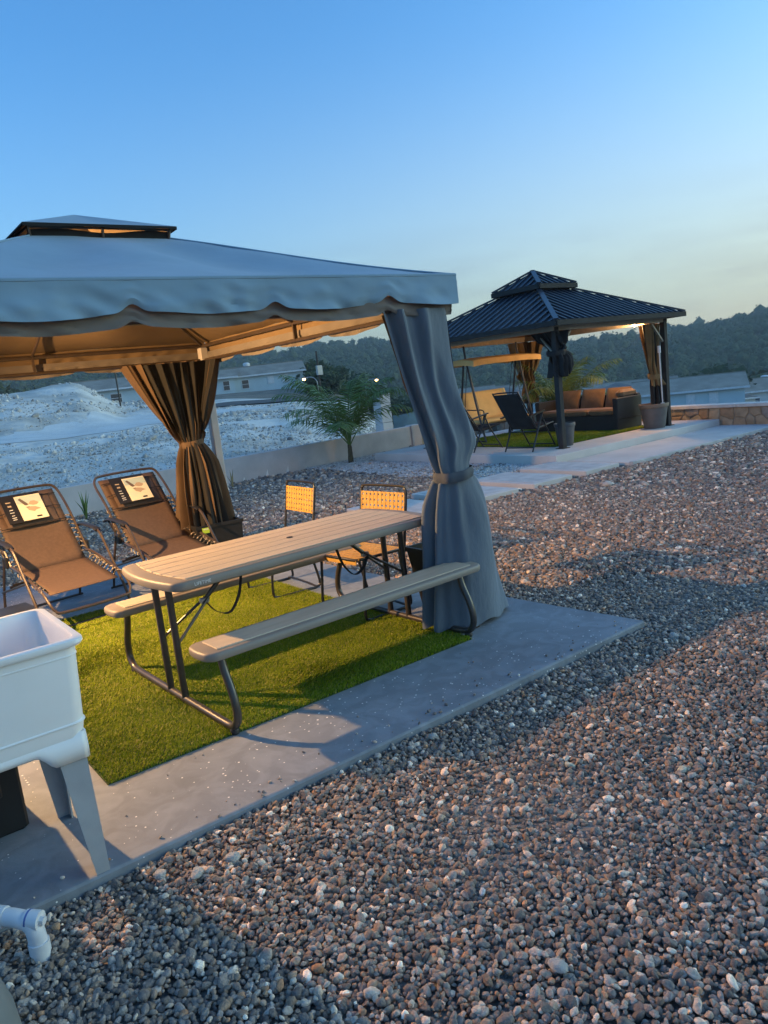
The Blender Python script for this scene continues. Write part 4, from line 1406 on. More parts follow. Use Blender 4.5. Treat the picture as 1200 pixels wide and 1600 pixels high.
    # arms, legs and cross bars
    for sx in (-1, 1):
        x = sx * (xs + .035)
        arm = [(x, -.30, .655), (x, -.18, .68), (x, .05, .665), (x, .13, .64)]
        mb = MB()
        sp = spline(arm, 5)
        rows = []
        for i, p in enumerate(sp):
            w = .026 + .006 * math.sin(PI * i / (len(sp) - 1))
            rows.append([(p.x + w * math.cos(a), p.y, p.z + .012 * math.sin(a)) for a in np.linspace(0, 2 * PI, 11)])
        mb.grid(rows)
        mb.build('armrest', M_black, t, True)
        MB().tube(spline([(x, .12, .645), (x, .18, .60), (x, .30, .43), (x, .46, .20), (x, .54, .02)], 4), .0115, 8).build('leg', M_bronze, t, True)
        MB().tube(spline([(x - sx * .03, -.22, .655), (x - sx * .03, -.20, .52), (x - sx * .03, -.36, .22), (x - sx * .03, -.44, .015)], 4), .0115, 8).build('leg', M_bronze, t, True)
        MB().tube([(x - sx * .02, .33, .385), (x - sx * .02, -.36, .22)], .010, 8).build('side_bar', M_blacktube, t, True)
        MB().tube([(x - sx * .02, -.28, .66), (x - sx * .03, -.12, .47), (x - sx * .03, .10, .44)], .010, 8).build('link_bar', M_blacktube, t, True)
        MB().box((x - sx * .02, -.12, .50), (.03, .07, .09), b=.008).build('lock_knob', M_black, t)
    for y, z in ((.54, .02), (-.44, .015), (-.02, .33), (-.10, .30)):
        MB().tube([(-xs - .03, y, z), (xs + .03, y, z)], .0105, 8).build('cross_bar', M_blacktube, t, True)
    return t
recliner('brown mesh reclining chair nearer the sink, card on its headrest', (1.44, 6.62, 0), R(187), 1)
recliner('brown mesh reclining chair next to the tied far curtain, card on its headrest', (2.36, 6.62, 0), R(186), 2)

# black boxes; the small one only fills a dark area under the first chair
def black_case(name, label, cat, c, s, rz, lid=True):
    t = thing(name, label, cat, (c[0], c[1], 0), rz)
    MB().box((0, 0, s[2] * .45), (s[0], s[1], s[2] * .9), b=.012).build('body', M_black, t)
    if lid:
        MB().box((0, 0, s[2] * .95), (s[0] + .02, s[1] + .02, s[2] * .1), b=.01).build('lid', M_black, t)
    for k in (-1, 1):
        MB().box((k * s[0] * .3, -s[1] / 2 - .008, s[2] * .55), (.05, .016, .10), b=.004).build('latch', M_blacktube, t)
    return t
black_case('storage_box', 'black box standing behind the white sink legs', 'box', (.17, 3.42), (.50, .42, .40), 0)
black_case('storage_box', 'small black box shape filling the dark area under the nearer brown recliner', 'box', (1.02, 6.30), (.26, .30, .20), .1)

# ================================================================== PLANTERS BY THE POSTS
def box_planter(label, loc, w, h, taper, rz, tagged):
    t = thing('black_planter', label, 'planter', loc, rz, 'black planters at the canopy posts')
    # tapered hollow tub
    mb = MB()
    lv = [(w * taper, 0), (w, h - .03), (w + .02, h - .03), (w + .02, h), (w - .02, h), (w - .03, h - .07)]
    vs, fs = [], []
    for ww, z in lv:
        for a, b in ((-1, -1), (1, -1), (1, 1), (-1, 1)):
            vs.append((a * ww / 2, b * ww / 2, z))
    for k in range(len(lv) - 1):
        for i in range(4):
            j = (i + 1) % 4
            fs.append((k * 4 + i, k * 4 + j, (k + 1) * 4 + j, (k + 1) * 4 + i))
    fs.append((3, 2, 1, 0))
    mb.add(vs, fs)
    mb.build('tub', M_black, t)
    MB().box((0, 0, h - .085), (w - .035, w - .035, .03)).build('soil', M_soil, t)
    if tagged:
        l = MB().box((0, 0, 0), (.065, .004, .05)).build('label', M_labelgreen, t, False, (-.14, -w / 2 - .014, h - .045), (0, 0, 0))
        l['label'] = 'lime green sticker on the rim'
        MB().box((0, -.0026, .012), (.045, .001, .008)).build('label_print', M_lettering, l)
    return t
box_planter('square black planter with a lime sticker at the foot of the far curtain', (2.90, 6.70, 0), .44, .49, .88, R(-6), True)
box_planter('tapered black planter half hidden behind the near grey curtain', (3.30, 3.80, 0), .40, .48, .72, 0, False)

# ================================================================== YELLOW CHAIRS
def woven(mb, ox, oy, oz, ux, vx, W, H, nx, nz, gap=.34):
    """strap weave: grid of bars leaving slots; ux, vx are the in-plane unit vectors"""
    ux, vx = Vector(ux), Vector(vx)
    nrm = ux.cross(vx).normalized()
    O = Vector((ox, oy, oz))
    def plate(a0, a1, b0, b1, h, th=.004):
        p = [O + ux * a + vx * b + nrm * h for a, b in ((a0, b0), (a1, b0), (a1, b1), (a0, b1))]
        q = [x - nrm * th for x in p]
        mb.add(p + q, [(0, 1, 2, 3), (7, 6, 5, 4), (0, 4, 5, 1), (1, 5, 6, 2), (2, 6, 7, 3), (3, 7, 4, 0)])
    cw, ch = W / nx, H / nz
    for j in range(nz + 1):
        b = j * ch
        h2 = ch * (1 - gap) / 2
        plate(0, W, max(0, b - h2), min(H, b + h2), .002)
    for i in range(nx + 1):
        a = i * cw
        w2 = cw * (1 - gap * 1.15) / 2
        plate(max(0, a - w2), min(W, a + w2), 0, H, .0)
def yellow_chair(label, loc, rz):
    """local +Y is the way the chair faces, X across"""
    t = thing('yellow_chair', label, 'chair', loc, rz, 'yellow woven chairs beyond the picnic table')
    w = .245
    lean = Vector((0, -.16, .98)).normalized()
    bz, by = .50, -.20
    bf = spline([(-w, by + .02, .40), (-w, by, bz), (-w, by - .055, bz + .30), (-w + .012, by - .062, bz + .345), (-w + .05, by - .066, bz + .362), (w - .05, by - .066, bz + .362), (w - .012, by - .062, bz + .345),
                 (w, by - .055, bz + .30), (w, by, bz), (w, by + .02, .40)], 5)
    MB().tube(bf, .0105, 8).build('back_frame', M_blacktube, t, True)
    mb = MB(); woven(mb, -w + .004, by - .022, bz + .115, (1, 0, 0), lean, 2 * w - .008, .205, 11, 5)
    mb.build('back_panel', M_yellow, t)
    mb = MB(); woven(mb, -w, -.19, .435, (1, 0, 0), (0, 1, .03), 2 * w, .42, 11, 9, .30)
    mb.build('seat_panel', M_yellow, t)
    rim = [(-w, -.20, .43), (w, -.20, .43), (w, .215, .445), (w - .03, .235, .44), (-w + .03, .235, .44), (-w, .215, .445)]
    MB().tube([Vector(p) for p in rim], .011, 8, closed=True).build('seat_frame', M_blacktube, t, True)
    MB().box((0, .238, .425), (2 * w - .04, .008, .035), b=.002).build('seat_edge', M_yellow, t)
    # sled legs: each side one loop, the feet joined across
    for sx in (-1, 1):
        x = sx * (w - .004)
        MB().tube(spline([(x, -.14, .43), (x, -.15, .30), (x, -.20, .06), (x, -.17, .014), (x, -.10, .012), (x, .10, .012), (x, .19, .014), (x, .225, .06), (x, .20, .30), (x, .185, .435)], 5), .0105, 8).build('leg', M_blacktube, t, True)
    MB().tube(spline([(-w, -.16, .02), (-.12, -.14, .04), (.12, -.14, .04), (w, -.16, .02)], 4), .009, 8).build('stretcher', M_blacktube, t, True)
    return t
yellow_chair('yellow woven chair at the table end, closer to the near grey curtain', (2.99, 4.38, 0), R(90 + 4))
yellow_chair('yellow woven chair further from the near curtain, seat and backrest showing past the table', (2.93, 5.48, 0), R(90 - 3))

# ================================================================== UTILITY SINK
def sink():
    t = thing('utility_sink', 'white plastic utility sink tub on tapered grey legs', 'sink', (.325, 2.93, 0))
    W, D = .575, .575
    zr, zb, za = .872, .520, .435
    # outer skin from the apron up to the rim, over the rim and down the bowl
    def sq(w, d, r):
        return rrect(w, d, r)
    mb = MB()
    prof = [(W - .065, D - .065, .05, zb - .0), (W - .052, D - .052, .05, zb + .035), (W - .025, D - .025, .045, zr - .045), (W - .022, D - .022, .045, zr - .028),
            (W + .010, D + .010, .045, zr - .026), (W + .022, D + .022, .045, zr - .016), (W + .020, D + .020, .045, zr - .004), (W + .008, D + .008, .045, zr),
            (W - .030, D - .030, .045, zr), (W - .045, D - .045, .045, zr - .010), (W - .06, D - .06, .05, zr - .06), (W - .12, D - .12, .06, zb + .04), (W - .17, D - .17, .06, zb + .018)]
    rings = [[(x, y, z) for x, y in sq(w, d, r)] for w, d, r, z in prof]
    n = len(rings[0])
    for k, rg_ in enumerate(rings):
        mb.v += rg_
    for k in range(len(rings) - 1):
        for i in range(n):
            j = (i + 1) % n
            mb.f.append((k * n + i, k * n + j, (k + 1) * n + j, (k + 1) * n + i))
    mb.f.append(tuple(range((len(rings) - 1) * n, len(rings) * n)))
    mb.f.append(tuple(reversed(range(n))))
    tub = mb.build('basin', M_white, t, True)
    MB().lathe([(.03, 0), (.03, .004), (.02, .004), (.018, .0)], (0, 0, zb + .0185), 14).build('drain', M_steel, tub, True)
    for zz, k in ((zr - .060, .027), (zb + .050, .047)):
        ring = [[(x, y, zz + dz) for x, y in rrect(W - k + ex, D - k + ex, .045) + rrect(W - k + ex, D - k + ex, .045)[:1]] for ex, dz in ((-.006, -.006), (.005, -.002), (.005, .002), (-.006, .006))]
        MB().grid(ring).build('moulded_rib', M_white, tub, True)
    # apron skirt: deep at the corners where the legs plug in, arched between
    ap = MB()
    w = (W - .078) / 2
    for (ax, ay, bx, by) in ((-w, -w, w, -w), (w, -w, w, w), (w, w, -w, w), (-w, w, -w, -w)):
        rows = [[], [], []]
        for i in range(33):
            s = i / 32
            e = min(s, 1 - s) * 2 * w
            f = max(0.0, min(1.0, (e - .105) / .06)); f = f * f * (3 - 2 * f)
            zl = za + .055 * f
            x, y = ax + (bx - ax) * s, ay + (by - ay) * s
            rows[0].append((x, y, zb + .012)); rows[1].append((x * 1.004, y * 1.004, (zb + zl) / 2)); rows[2].append((x, y, zl))
        ap.grid(rows)
    apo = ap.build('apron', M_white, tub, True)
    md = apo.modifiers.new('thick', 'SOLIDIFY'); md.thickness = .006; md.offset = -1
    # legs: folded sheet, an angle section that tapers to the foot
    for sx in (-1, 1):
        for sy in (-1, 1):
            mb = MB()
            x, y = sx * (w - .008), sy * (w - .008)
            fx, fy = sx * (w - .005), sy * (w + .012)
            tw, bw_ = .095, .045
            A0, B0, C0 = (x, y, zb - .02), (x - sx * tw, y, zb - .02), (x, y - sy * tw, zb - .02)
            A1, B1, C1 = (fx, fy, .0), (fx - sx * bw_, fy, .0), (fx, fy - sy * bw_, .0)
            mb.add([A0, B0, A1, B1, C0, C1], [(0, 1, 3, 2), (4, 0, 2, 5)] if sx * sy > 0 else [(1, 0, 2, 3), (0, 4, 5, 2)])
            o = mb.build('leg', M_sinkleg, t)
            md = o.modifiers.new('thick', 'SOLIDIFY'); md.thickness = .006; md.offset = 0
    return t
sink()

# waste pipe with an elbow at the slab edge
def waste_pipe():
    t = thing('drain_pipe', 'white plastic drain pipe with elbow resting at the slab edge below the sink', 'pipe', (0, 0, 0))
    E = Vector((.255, 2.47, .088))
    d = Vector((-.62, .60, .10)).normalized()
    MB().tube([E + d * .02, E + d * .9], .024, 16).build('pipe', M_pvc, t, True)
    el = MB().tube(spline([E + d * .085, E + d * .03, E + Vector((.012, -.016, -.015)), E + Vector((.020, -.030, -.060)), E + Vector((.021, -.031, -.145))], 6), .028, 16).build('elbow', M_pvc, t, True)
    MB().tube([E + d * .065, E + d * .105], .033, 16).build('collar', M_pvc, el, True)
    MB().tube([E + Vector((.021, -.031, -.072)), E + Vector((.021, -.031, -.108))], .032, 16).build('collar', M_pvc, el, True)
    c = MB().tube([E - d * .005, E - d * .052], .0295, 16).build('clean_out_cap', M_pvc, el, True)
    MB().tube([E - d * .052, E - d * .066], .014, 6).build('cap_nut', M_pvc, c, True)
    MB().tube([E - d * .012, E - d * .018], .0302, 16).build('ring_mark', mat('blue_mark', (.10, .16, .38), None, rough=.5), c, True)
waste_pipe()
bn = thing('grey_bin', 'rounded grey plastic bin at the bottom left corner below the pipe', 'bin', (-.035, 2.115, -.05))
MB().lathe([(.195, 0), (.20, .02), (.188, .16), (.15, .30), (.10, .345), (.02, .355)], (0, 0, 0), 32).build('body', M_bin, bn, True)
MB().lathe([(.204, .012), (.206, .02), (.204, .034)], (0, 0, 0), 32).build('rim', M_bin, bn, True)

# ================================================================== FAR GAZEBO
GX0, GX1, GY0, GY1, GZ = 10.26, 13.43, 8.57, 12.10, .12
def far_gazebo():
    cx, cy = (GX0 + GX1) / 2, (GY0 + GY1) / 2
    g = thing('metal_roof_gazebo', 'dark gazebo with two-tier ribbed metal roof on the far slab', 'gazebo', (cx, cy, GZ))
    hx, hy = (GX1 - GX0) / 2, (GY1 - GY0) / 2
    ZB = 1.985                      # underside of the beams above the slab
    for sx in (-1, 1):
        for sy in (-1, 1):
            p = MB().box((sx * hx, sy * hy, ZB / 2 + .03), (.10, .10, ZB + .06), b=.006).build('post', M_gazpost, g)
            MB().box((sx * hx, sy * hy, .006), (.18, .18, .012), b=.003).build('foot_plate', M_gazpost, p)
            for ax in (0, 1):
                q = (sx * (hx - .40), sy * hy, ZB - .01) if ax == 0 else (sx * hx, sy * (hy - .40), ZB - .01)
                b = (sx * (hx - .05), sy * hy, ZB - .36) if ax == 0 else (sx * hx, sy * (hy - .05), ZB - .36)
                MB().bar(b, q, .03, .045, (0, 1, 0) if ax == 0 else (1, 0, 0)).build('knee_brace', M_gazlight, g)
    for sy in (-1, 1):
        MB().box((0, sy * hy, ZB + .055), (2 * hx + .16, .075, .11), b=.005).build('beam', M_gazlight, g)
    for sx in (-1, 1):
        MB().box((sx * hx, 0, ZB + .055), (.075, 2 * hy - .08, .108), b=.005).build('beam', M_gazlight, g)
    EX, EY, ZE = hx + .29, hy + .29, 2.125
    TX, TY, ZT = .44, .50, 2.83
    UX, UY, ZU, ZA = .545, .61, 2.915, 3.235
    def hip(ex, ey, ze, tx, ty, zt, nribs, name):
        e = [Vector((-ex, -ey, ze)), Vector((ex, -ey, ze)), Vector((ex, ey, ze)), Vector((-ex, ey, ze))]
        t = [Vector((-tx, -ty, zt)), Vector((tx, -ty, zt)), Vector((tx, ty, zt)), Vector((-tx, ty, zt))]
        for k in range(4):
            a, b, c, d = e[k], e[(k + 1) % 4], t[(k + 1) % 4], t[k]
            o = MB().add([a, b, c, d] if tx > .01 else [a, b, c], [(0, 1, 2, 3)] if tx > .01 else [(0, 1, 2)]).build(name, M_metalroof, g)
            md = o.modifiers.new('thick', 'SOLIDIFY'); md.thickness = .02
            # standing seams run straight up the slope and stop at the hips
            L = (b - a).length
            dirx = (b - a).normalized()
            mid_e, mid_t = (a + b) / 2, (c + d) / 2
            slope = mid_t - mid_e
            half_t = (c - d).length / 2
            nrm = dirx.cross(slope).normalized()
            if nrm.z < 0: nrm = -nrm
            for i in range(nribs):
                s = (i + .5) / nribs * L - L / 2
                m = 1.0 if abs(s) <= half_t else (L / 2 - abs(s)) / max(1e-6, (L / 2 - half_t))
                p0 = mid_e + dirx * s + nrm * .012
                p1 = p0 + slope * (m * .955)
                if (p1 - p0).length > .06:
                    MB().bar(p0, p1, .030, .034, nrm).build('seam', M_metalroof, o)
            MB().bar(a + Vector((0, 0, -.03)), b + Vector((0, 0, -.03)), .05, .085).build('gutter', M_gazpost, g)
        for k in range(4):
            d = (t[k] - e[k])
            MB().bar(e[k] + Vector((0, 0, .028)), t[k] + Vector((0, 0, .028)), .085, .03).build('hip_cap', M_metalroof, g)
    hip(EX, EY, ZE, TX, TY, ZT, 22, 'roof_panel')
    # drum between the two tiers
    for (a, b) in (((-TX, -TY), (TX, -TY)), ((TX, -TY), (TX, TY)), ((TX, TY), (-TX, TY)), ((-TX, TY), (-TX, -TY))):
        MB().bar((*a, ZT + .03), (*b, ZT + .03), .03, .14).build('drum_side', M_gazpost, g)
    hip(UX, UY, ZU, .001, .001, ZA, 7, 'upper_roof_panel')
    MB().lathe([(.07, 0), (.06, .03), (.03, .045), (.01, .05)], (0, 0, ZA - .01), 12).build('finial', M_metalroof, g, True)
    # wooden ceiling under the roof
    for k, (a, b, c, d) in enumerate((((-hx, -hy), (hx, -hy), (TX, -TY), (-TX, -TY)), ((hx, -hy), (hx, hy), (TX, TY), (TX, -TY)), ((hx, hy), (-hx, hy), (-TX, TY), (TX, TY)), ((-hx, hy), (-hx, -hy), (-TX, -TY), (-TX, TY)))):
        z0, z1 = ZB + .10, ZT - .06
        MB().add([(*a, z0), (*b, z0), (*c, z1), (*d, z1)], [(0, 1, 2, 3)]).build('ceiling_panel', M_gazwood, g)
    # curtains
    def curt(m, top, tie_c, tie_r, bot_c, bot_r, ztie, zbot, pl, a0, a1, seed, bulge=(0, 0, 0), amp=1.0, band=None):
        c = curtain_mesh(top, tie_c, tie_r, bot_c, bot_r, ZB - .01, ztie, zbot, pl, a0, a1, seed, bulge, amp, 90, 40).build('curtain', m, g, True)
        tie_band(tie_c, (tie_r[0] + .02, tie_r[1] + .02), ztie, .09, band or m, c)
        return c
    # right-hand post: amber above the tie, dark netting below
    curt(M_gazcurt, [(hx - .10, -hy + .45), (hx - .06, -hy + .08), (hx - .10, -hy + .05), (hx - .52, -hy + .05)], (hx - .22, -hy + .11), (.09, .09), (hx - .18, -hy + .12), (.13, .12), .98, .80, 6, 1.4, -3.2, 3, (-.04, 0, 1), 1.6)
    curt(M_gazcurtdark, [(hx - .08, -hy + .5), (hx - .05, -hy + .12), (hx - .12, -hy + .09), (hx - .44, -hy + .09)], (hx - .19, -hy + .14), (.08, .08), (hx - .16, -hy + .15), (.17, .15), 1.0, .25, 6, 1.4, -3.2, 13, (0, 0, 0), 1.5, M_gazcurt)
    # far post
    curt(M_gazcurt, [(hx - .05, hy - .55), (hx - .02, hy - .05), (hx - .12, hy - .06), (hx - .62, hy - .06)], (hx - .12, hy - .14), (.11, .11), (hx - .12, hy - .14), (.13, .12), 1.05, .62, 7, -.6, -4.6, 4, (-.05, 0, 0), 2.0)
    curt(M_gazcurtdark, [(-hx + .05, hy - .4), (-hx + .05, hy - .06), (-hx + .5, hy - .06)], (-hx + .12, hy - .14), (.10, .10), (-hx + .12, hy - .14), (.18, .16), 1.05, .2, 7, 3.4, 7.4, 6)
    # near post: dark curtain bundled up high and knotted
    curt(M_gazcurtdark, [(-hx + .02, -hy + .50), (-hx - .06, -hy + .10), (-hx - .04, -hy - .06), (-hx + .12, -hy - .06), (-hx + .32, -hy - .03)], (-hx + .03, -hy + .02), (.15, .13), (-hx + .02, -hy + .0), (.10, .10), 1.62, 1.22, 6, 2.2, -3.2, 7, (.05, -.03, 0), 2.2)
    kn = MB()
    for k, (dx, dy, dz) in enumerate(((.17, -.05, -.05), (.20, -.06, -.13), (.15, -.07, -.20))):
        kn.tube(spline([(-hx + .03, -hy - .05, 1.63), (-hx + .10 + dx * .4, -hy - .10, 1.60 + dz * .2), (-hx + .06 + dx, -hy - .09 + dy * .2, 1.55 + dz), (-hx + .05 + dx * 1.05, -hy - .08, 1.44 + dz)], 5), [.03, .045, .05, .045, .04, .045, .05, .05, .045, .04, .04, .035, .03, .025, .02, .008][:16], 8)
    kn.build('curtain_knot', M_gazcurtdark, g, True)
    return g
far_gazebo()

def gazebo_bulb():
    loc = (GX1 - .20, GY0 + .50, GZ + 2.06)
    f = thing('gazebo_lamp', 'small warm lamp glowing at the right post of the far gazebo', 'lamp', loc)
    MB().lathe([(.03, .05), (.035, .03), (.03, 0.0)], (0, 0, 0), 12).build('socket', M_black, f, True)
    MB().lathe([(.005, -.085), (.024, -.065), (.03, -.04), (.022, -.005), (.015, 0)], (0, 0, 0), 12).build('bulb', M_bulb, f, True)
    ld = bpy.data.lights.new('gazebo_bulb', 'POINT')
    ld.energy = LAMP_FAR
    ld.color = WARM
    ld.shadow_soft_size = .04
    lo = bpy.data.objects.new('gazebo_bulb', ld)
    COL.objects.link(lo)
    lo.parent = f
    lo.location = (-.0, 0, -.15)
gazebo_bulb()

# ---- wicker sofa
def sofa():
    t = thing('wicker_sofa', 'dark wicker sofa with brown cushions inside the far gazebo', 'sofa', (12.92, 10.10, GZ))
    # runs along Y, faces -X
    MB().box((0, 0, .17), (.78, 2.06, .30), b=.01).build('base', M_wicker, t)
    MB().box((.33, 0, .47), (.12, 2.06, .44), b=.015).build('backrest', M_wicker, t)
    for s in (-1, 1):
        MB().box((0, s * .985, .44), (.80, .12, .42), b=.015).build('arm', M_wicker, t)
    for k in range(4):
        MB().box((((-1) ** k) * .32, (1 if k < 2 else -1) * .95, .012), (.05, .05, .024)).build('foot', M_black, t)
    for k in range(3):
        y = -.62 + k * .62
        MB().box((-.06, y, .385), (.66, .60, .12), b=.035).build('seat_cushion', M_cushion, t)
        bm = MB()
        rows = []
        for j in range(9):
            f = j / 8
            zz = .44 + .40 * f
            th = .075 * math.sin(PI * min(1, max(0.02, f * .96 + .02))) ** .45
            rows.append([(.235 - .10 * (1 - f) + th * math.cos(a) * 1.0, y + .285 * math.sin(a) * (abs(math.sin(a)) ** -.35 if abs(math.sin(a)) > .05 else 1), zz) for a in np.linspace(0, 2 * PI, 21)])
        bm.grid(rows)
        bm.add(rows[-1][:-1], [tuple(range(20))])
        bm.build('back_cushion', M_cushion, t, True, (0, 0, 0), (0, R(4), 0))
    MB().box((.10, -.90, .71), (.52, .17, .16), b=.05).build('arm_cushion', M_cushion, t, False, (0, 0, 0))
    return t
sofa()

# ---- pots
def pot(label, loc, r, h, lip):
    t = thing('plant_pot', label, 'pot', loc)
    MB().lathe([(r * .66, 0), (r * .70, .01), (r * .93, h * .84), (r * .93, h * .85)], (0, 0, 0), 28).build('body', M_pot, t, True)
    MB().lathe([(r * .93, h * .84), (r, h * .86), (r * 1.02, h * .98), (r, h), (r * .90, h), (r * .88, h * .9)], (0, 0, 0), 28).build('rim', M_potrim if lip else M_pot, t, True)
    MB().lathe([(r * .885, h * .88), (.01, h * .90)], (0, 0, 0), 28).build('soil', M_soil, t, True)
pot('wide brown-rimmed grey pot at the right post of the far gazebo', (13.06, 8.62, GZ), .275, .47, True)
pot('narrower grey pot beside the near post of the far gazebo', (10.62, 8.80, GZ), .185, .40, False)

# slim pole standing in the wide pot
t = thing('slim_pole', 'slim pale pole leaning beside the right gazebo post', 'pole', (13.16, 8.50, GZ))
MB().tube([(.02, 0, .45), (-.03, -.01, 1.44)], .012, 8).build('shaft', M_pvc, t, True)
MB().tube([(.022, 0, .40), (.02, 0, .47)], .040, 10).build('foot_socket', M_pvc, t, True)
MB().tube([(-.028, -.01, 1.42), (-.034, -.01, 1.55)], .032, 10).build('head', M_pvc, t, True)

# ---- swing seat
def swing():
    t = thing('swing_seat', 'two-seat garden swing with amber canopy under the far gazebo', 'swing', (11.62, 11.42, GZ))
    # canopy: shallow arched tray
    L, D = 1.98, .95
    rows = []
    for j in range(9):
        f = j / 8 - .5
        rows.append([(x, f * D, 1.74 - .05 * (2 * f) ** 2 - .03 * (2 * x / L) ** 4) for x in np.linspace(-L / 2, L / 2, 17)])
    c = MB().grid(rows).build('canopy', M_swingcloth, t, True)
    md = c.modifiers.new('thick', 'SOLIDIFY'); md.thickness = .01
    for (a, b) in (((-L / 2, -D / 2), (L / 2, -D / 2)), ((L / 2, -D / 2), (L / 2, D / 2)), ((L / 2, D / 2), (-L / 2, D / 2)), ((-L / 2, D / 2), (-L / 2, -D / 2))):
        rws = [[], []]
        for s in np.linspace(0, 1, 15):
            x, y = a[0] + (b[0] - a[0]) * s, a[1] + (b[1] - a[1]) * s
            z = 1.74 - .05 * (2 * y / D) ** 2 - .03 * (2 * x / L) ** 4
            rws[0].append((x, y, z)); rws[1].append((x * 1.004, y * 1.004, z - .105))
        MB().grid(rws).build('canopy_skirt', M_swingcloth, c, True)
    for sx in (-1, 1):
        x = sx * (L / 2 - .22)
        MB().tube(spline([(x, -.42, .0), (x, -.22, .8), (x, -.03, 1.70), (x, 0, 1.98)], 4), .021, 8).build('leg', M_blacktube, t, True)
        MB().tube(spline([(x, .42, .0), (x, .22, .8), (x, .03, 1.70)], 4), .021, 8).build('leg', M_blacktube, t, True)
        MB().tube([(x, -.40, .05), (x, .40, .05)], .016, 8).build('foot_rail', M_blacktube, t, True)
        MB().tube([(x - sx * .10, .05, 1.62), (x - sx * .12, -.22, .50)], .007, 6).build('hanger', M_blacktube, t, True)
        MB().tube([(x - sx * .10, .05, 1.62), (x - sx * .12, .26, .62)], .007, 6).build('hanger', M_blacktube, t, True)
        MB().tube(spline([(x - sx * .10, -.28, .46), (x - sx * .10, -.30, .66), (x - sx * .10, .0, .68), (x - sx * .10, .24, .70)], 4), .013, 8).build('armrest', M_blacktube, t, True)
    MB().tube([(-L / 2 + .2, 0, 1.70), (L / 2 - .2, 0, 1.70)], .02, 8).build('top_bar', M_blacktube, t, True)
    rows = []
    for j in range(13):
        f = j / 12
        rows.append([(x, .12 + .22 * f, .46 + .58 * f + .02 * math.sin(f * PI * 4)) for x in np.linspace(-.66, .66, 9)])
    o = MB().grid(rows).build('backrest', M_swingcloth, t, True)
    md = o.modifiers.new('thick', 'SOLIDIFY'); md.thickness = .05
    MB().box((0, -.10, .43), (1.32, .50, .08), b=.03).build('seat_cushion', M_swingcloth, t)
    MB().bar((-.70, -.34, .38), (.70, -.34, .38), .03, .03).build('seat_frame', M_blacktube, t)
    MB().bar((-.70, .14, .38), (.70, .14, .38), .03, .03).build('seat_frame', M_blacktube, t)
    return t
swing()

# ---- black folding high-back chairs on the far slab
def folding_chair(label, loc, rz):
    """local +Y faces forward; high sling back leaning rearwards"""
    t = thing('folding_chair', label, 'chair', loc, rz, 'black folding chairs on the far slab')
    w = .27
    def sling(p, q, name, sag):
        p, q = Vector(p), Vector(q)
        rows = [[(x, p.x + (q.x - p.x) * f, p.y + (q.y - p.y) * f - sag * math.sin(PI * f)) for x in np.linspace(-w + .015, w - .015, 6)] for f in np.linspace(0, 1, 10)]
        o = MB().grid(rows).build(name, M_gazcurtdark, t, True)
        md = o.modifiers.new('thick', 'SOLIDIFY'); md.thickness = .006
    sling((-.52, 1.02), (-.10, .38), 'back_sling', .03)
    sling((-.10, .38), (.34, .44), 'seat_sling', .03)
    MB().tube(spline([(-w, -.09, .36), (-w, -.50, .98), (-w + .03, -.54, 1.04), (0, -.545, 1.05), (w - .03, -.54, 1.04), (w, -.50, .98), (w, -.09, .36)], 4), .013, 8).build('back_frame', M_blacktube, t, True)
    MB().tube(spline([(-w, -.12, .38), (-w, .32, .44), (-w + .04, .37, .44), (w - .04, .37, .44), (w, .32, .44), (w, -.12, .38)], 3), .013, 8).build('seat_frame', M_blacktube, t, True)
    for s in (-1, 1):
        x = s * (w + .03)
        MB().bar((x, -.34, .60), (x, .10, .68), .05, .022).build('armrest', M_blacktube, t)
        MB().tube([(x, .06, .665), (x, -.06, .44), (x, -.30, .0)], .014, 8).build('leg', M_blacktube, t, True)
        MB().tube([(x - s * .02, .02, .66), (x - s * .02, .14, .40), (x - s * .02, .40, .0)], .014, 8).build('leg', M_blacktube, t, True)
    MB().tube([(-w - .02, .36, .06), (w + .02, .36, .06)], .011, 8).build('stretcher', M_blacktube, t, True)
    MB().tube([(-w - .02, -.26, .07), (w + .02, -.26, .07)], .011, 8).build('stretcher', M_blacktube, t, True)
    return t
folding_chair('black folding sling chair seen from behind next to the near gazebo post', (10.08, 9.17, GZ), R(-90 + 4))
folding_chair('black folding chair in front of the amber swing, half hidden by the grey curtain', (10.0, 10.42, GZ), R(-90 - 6))

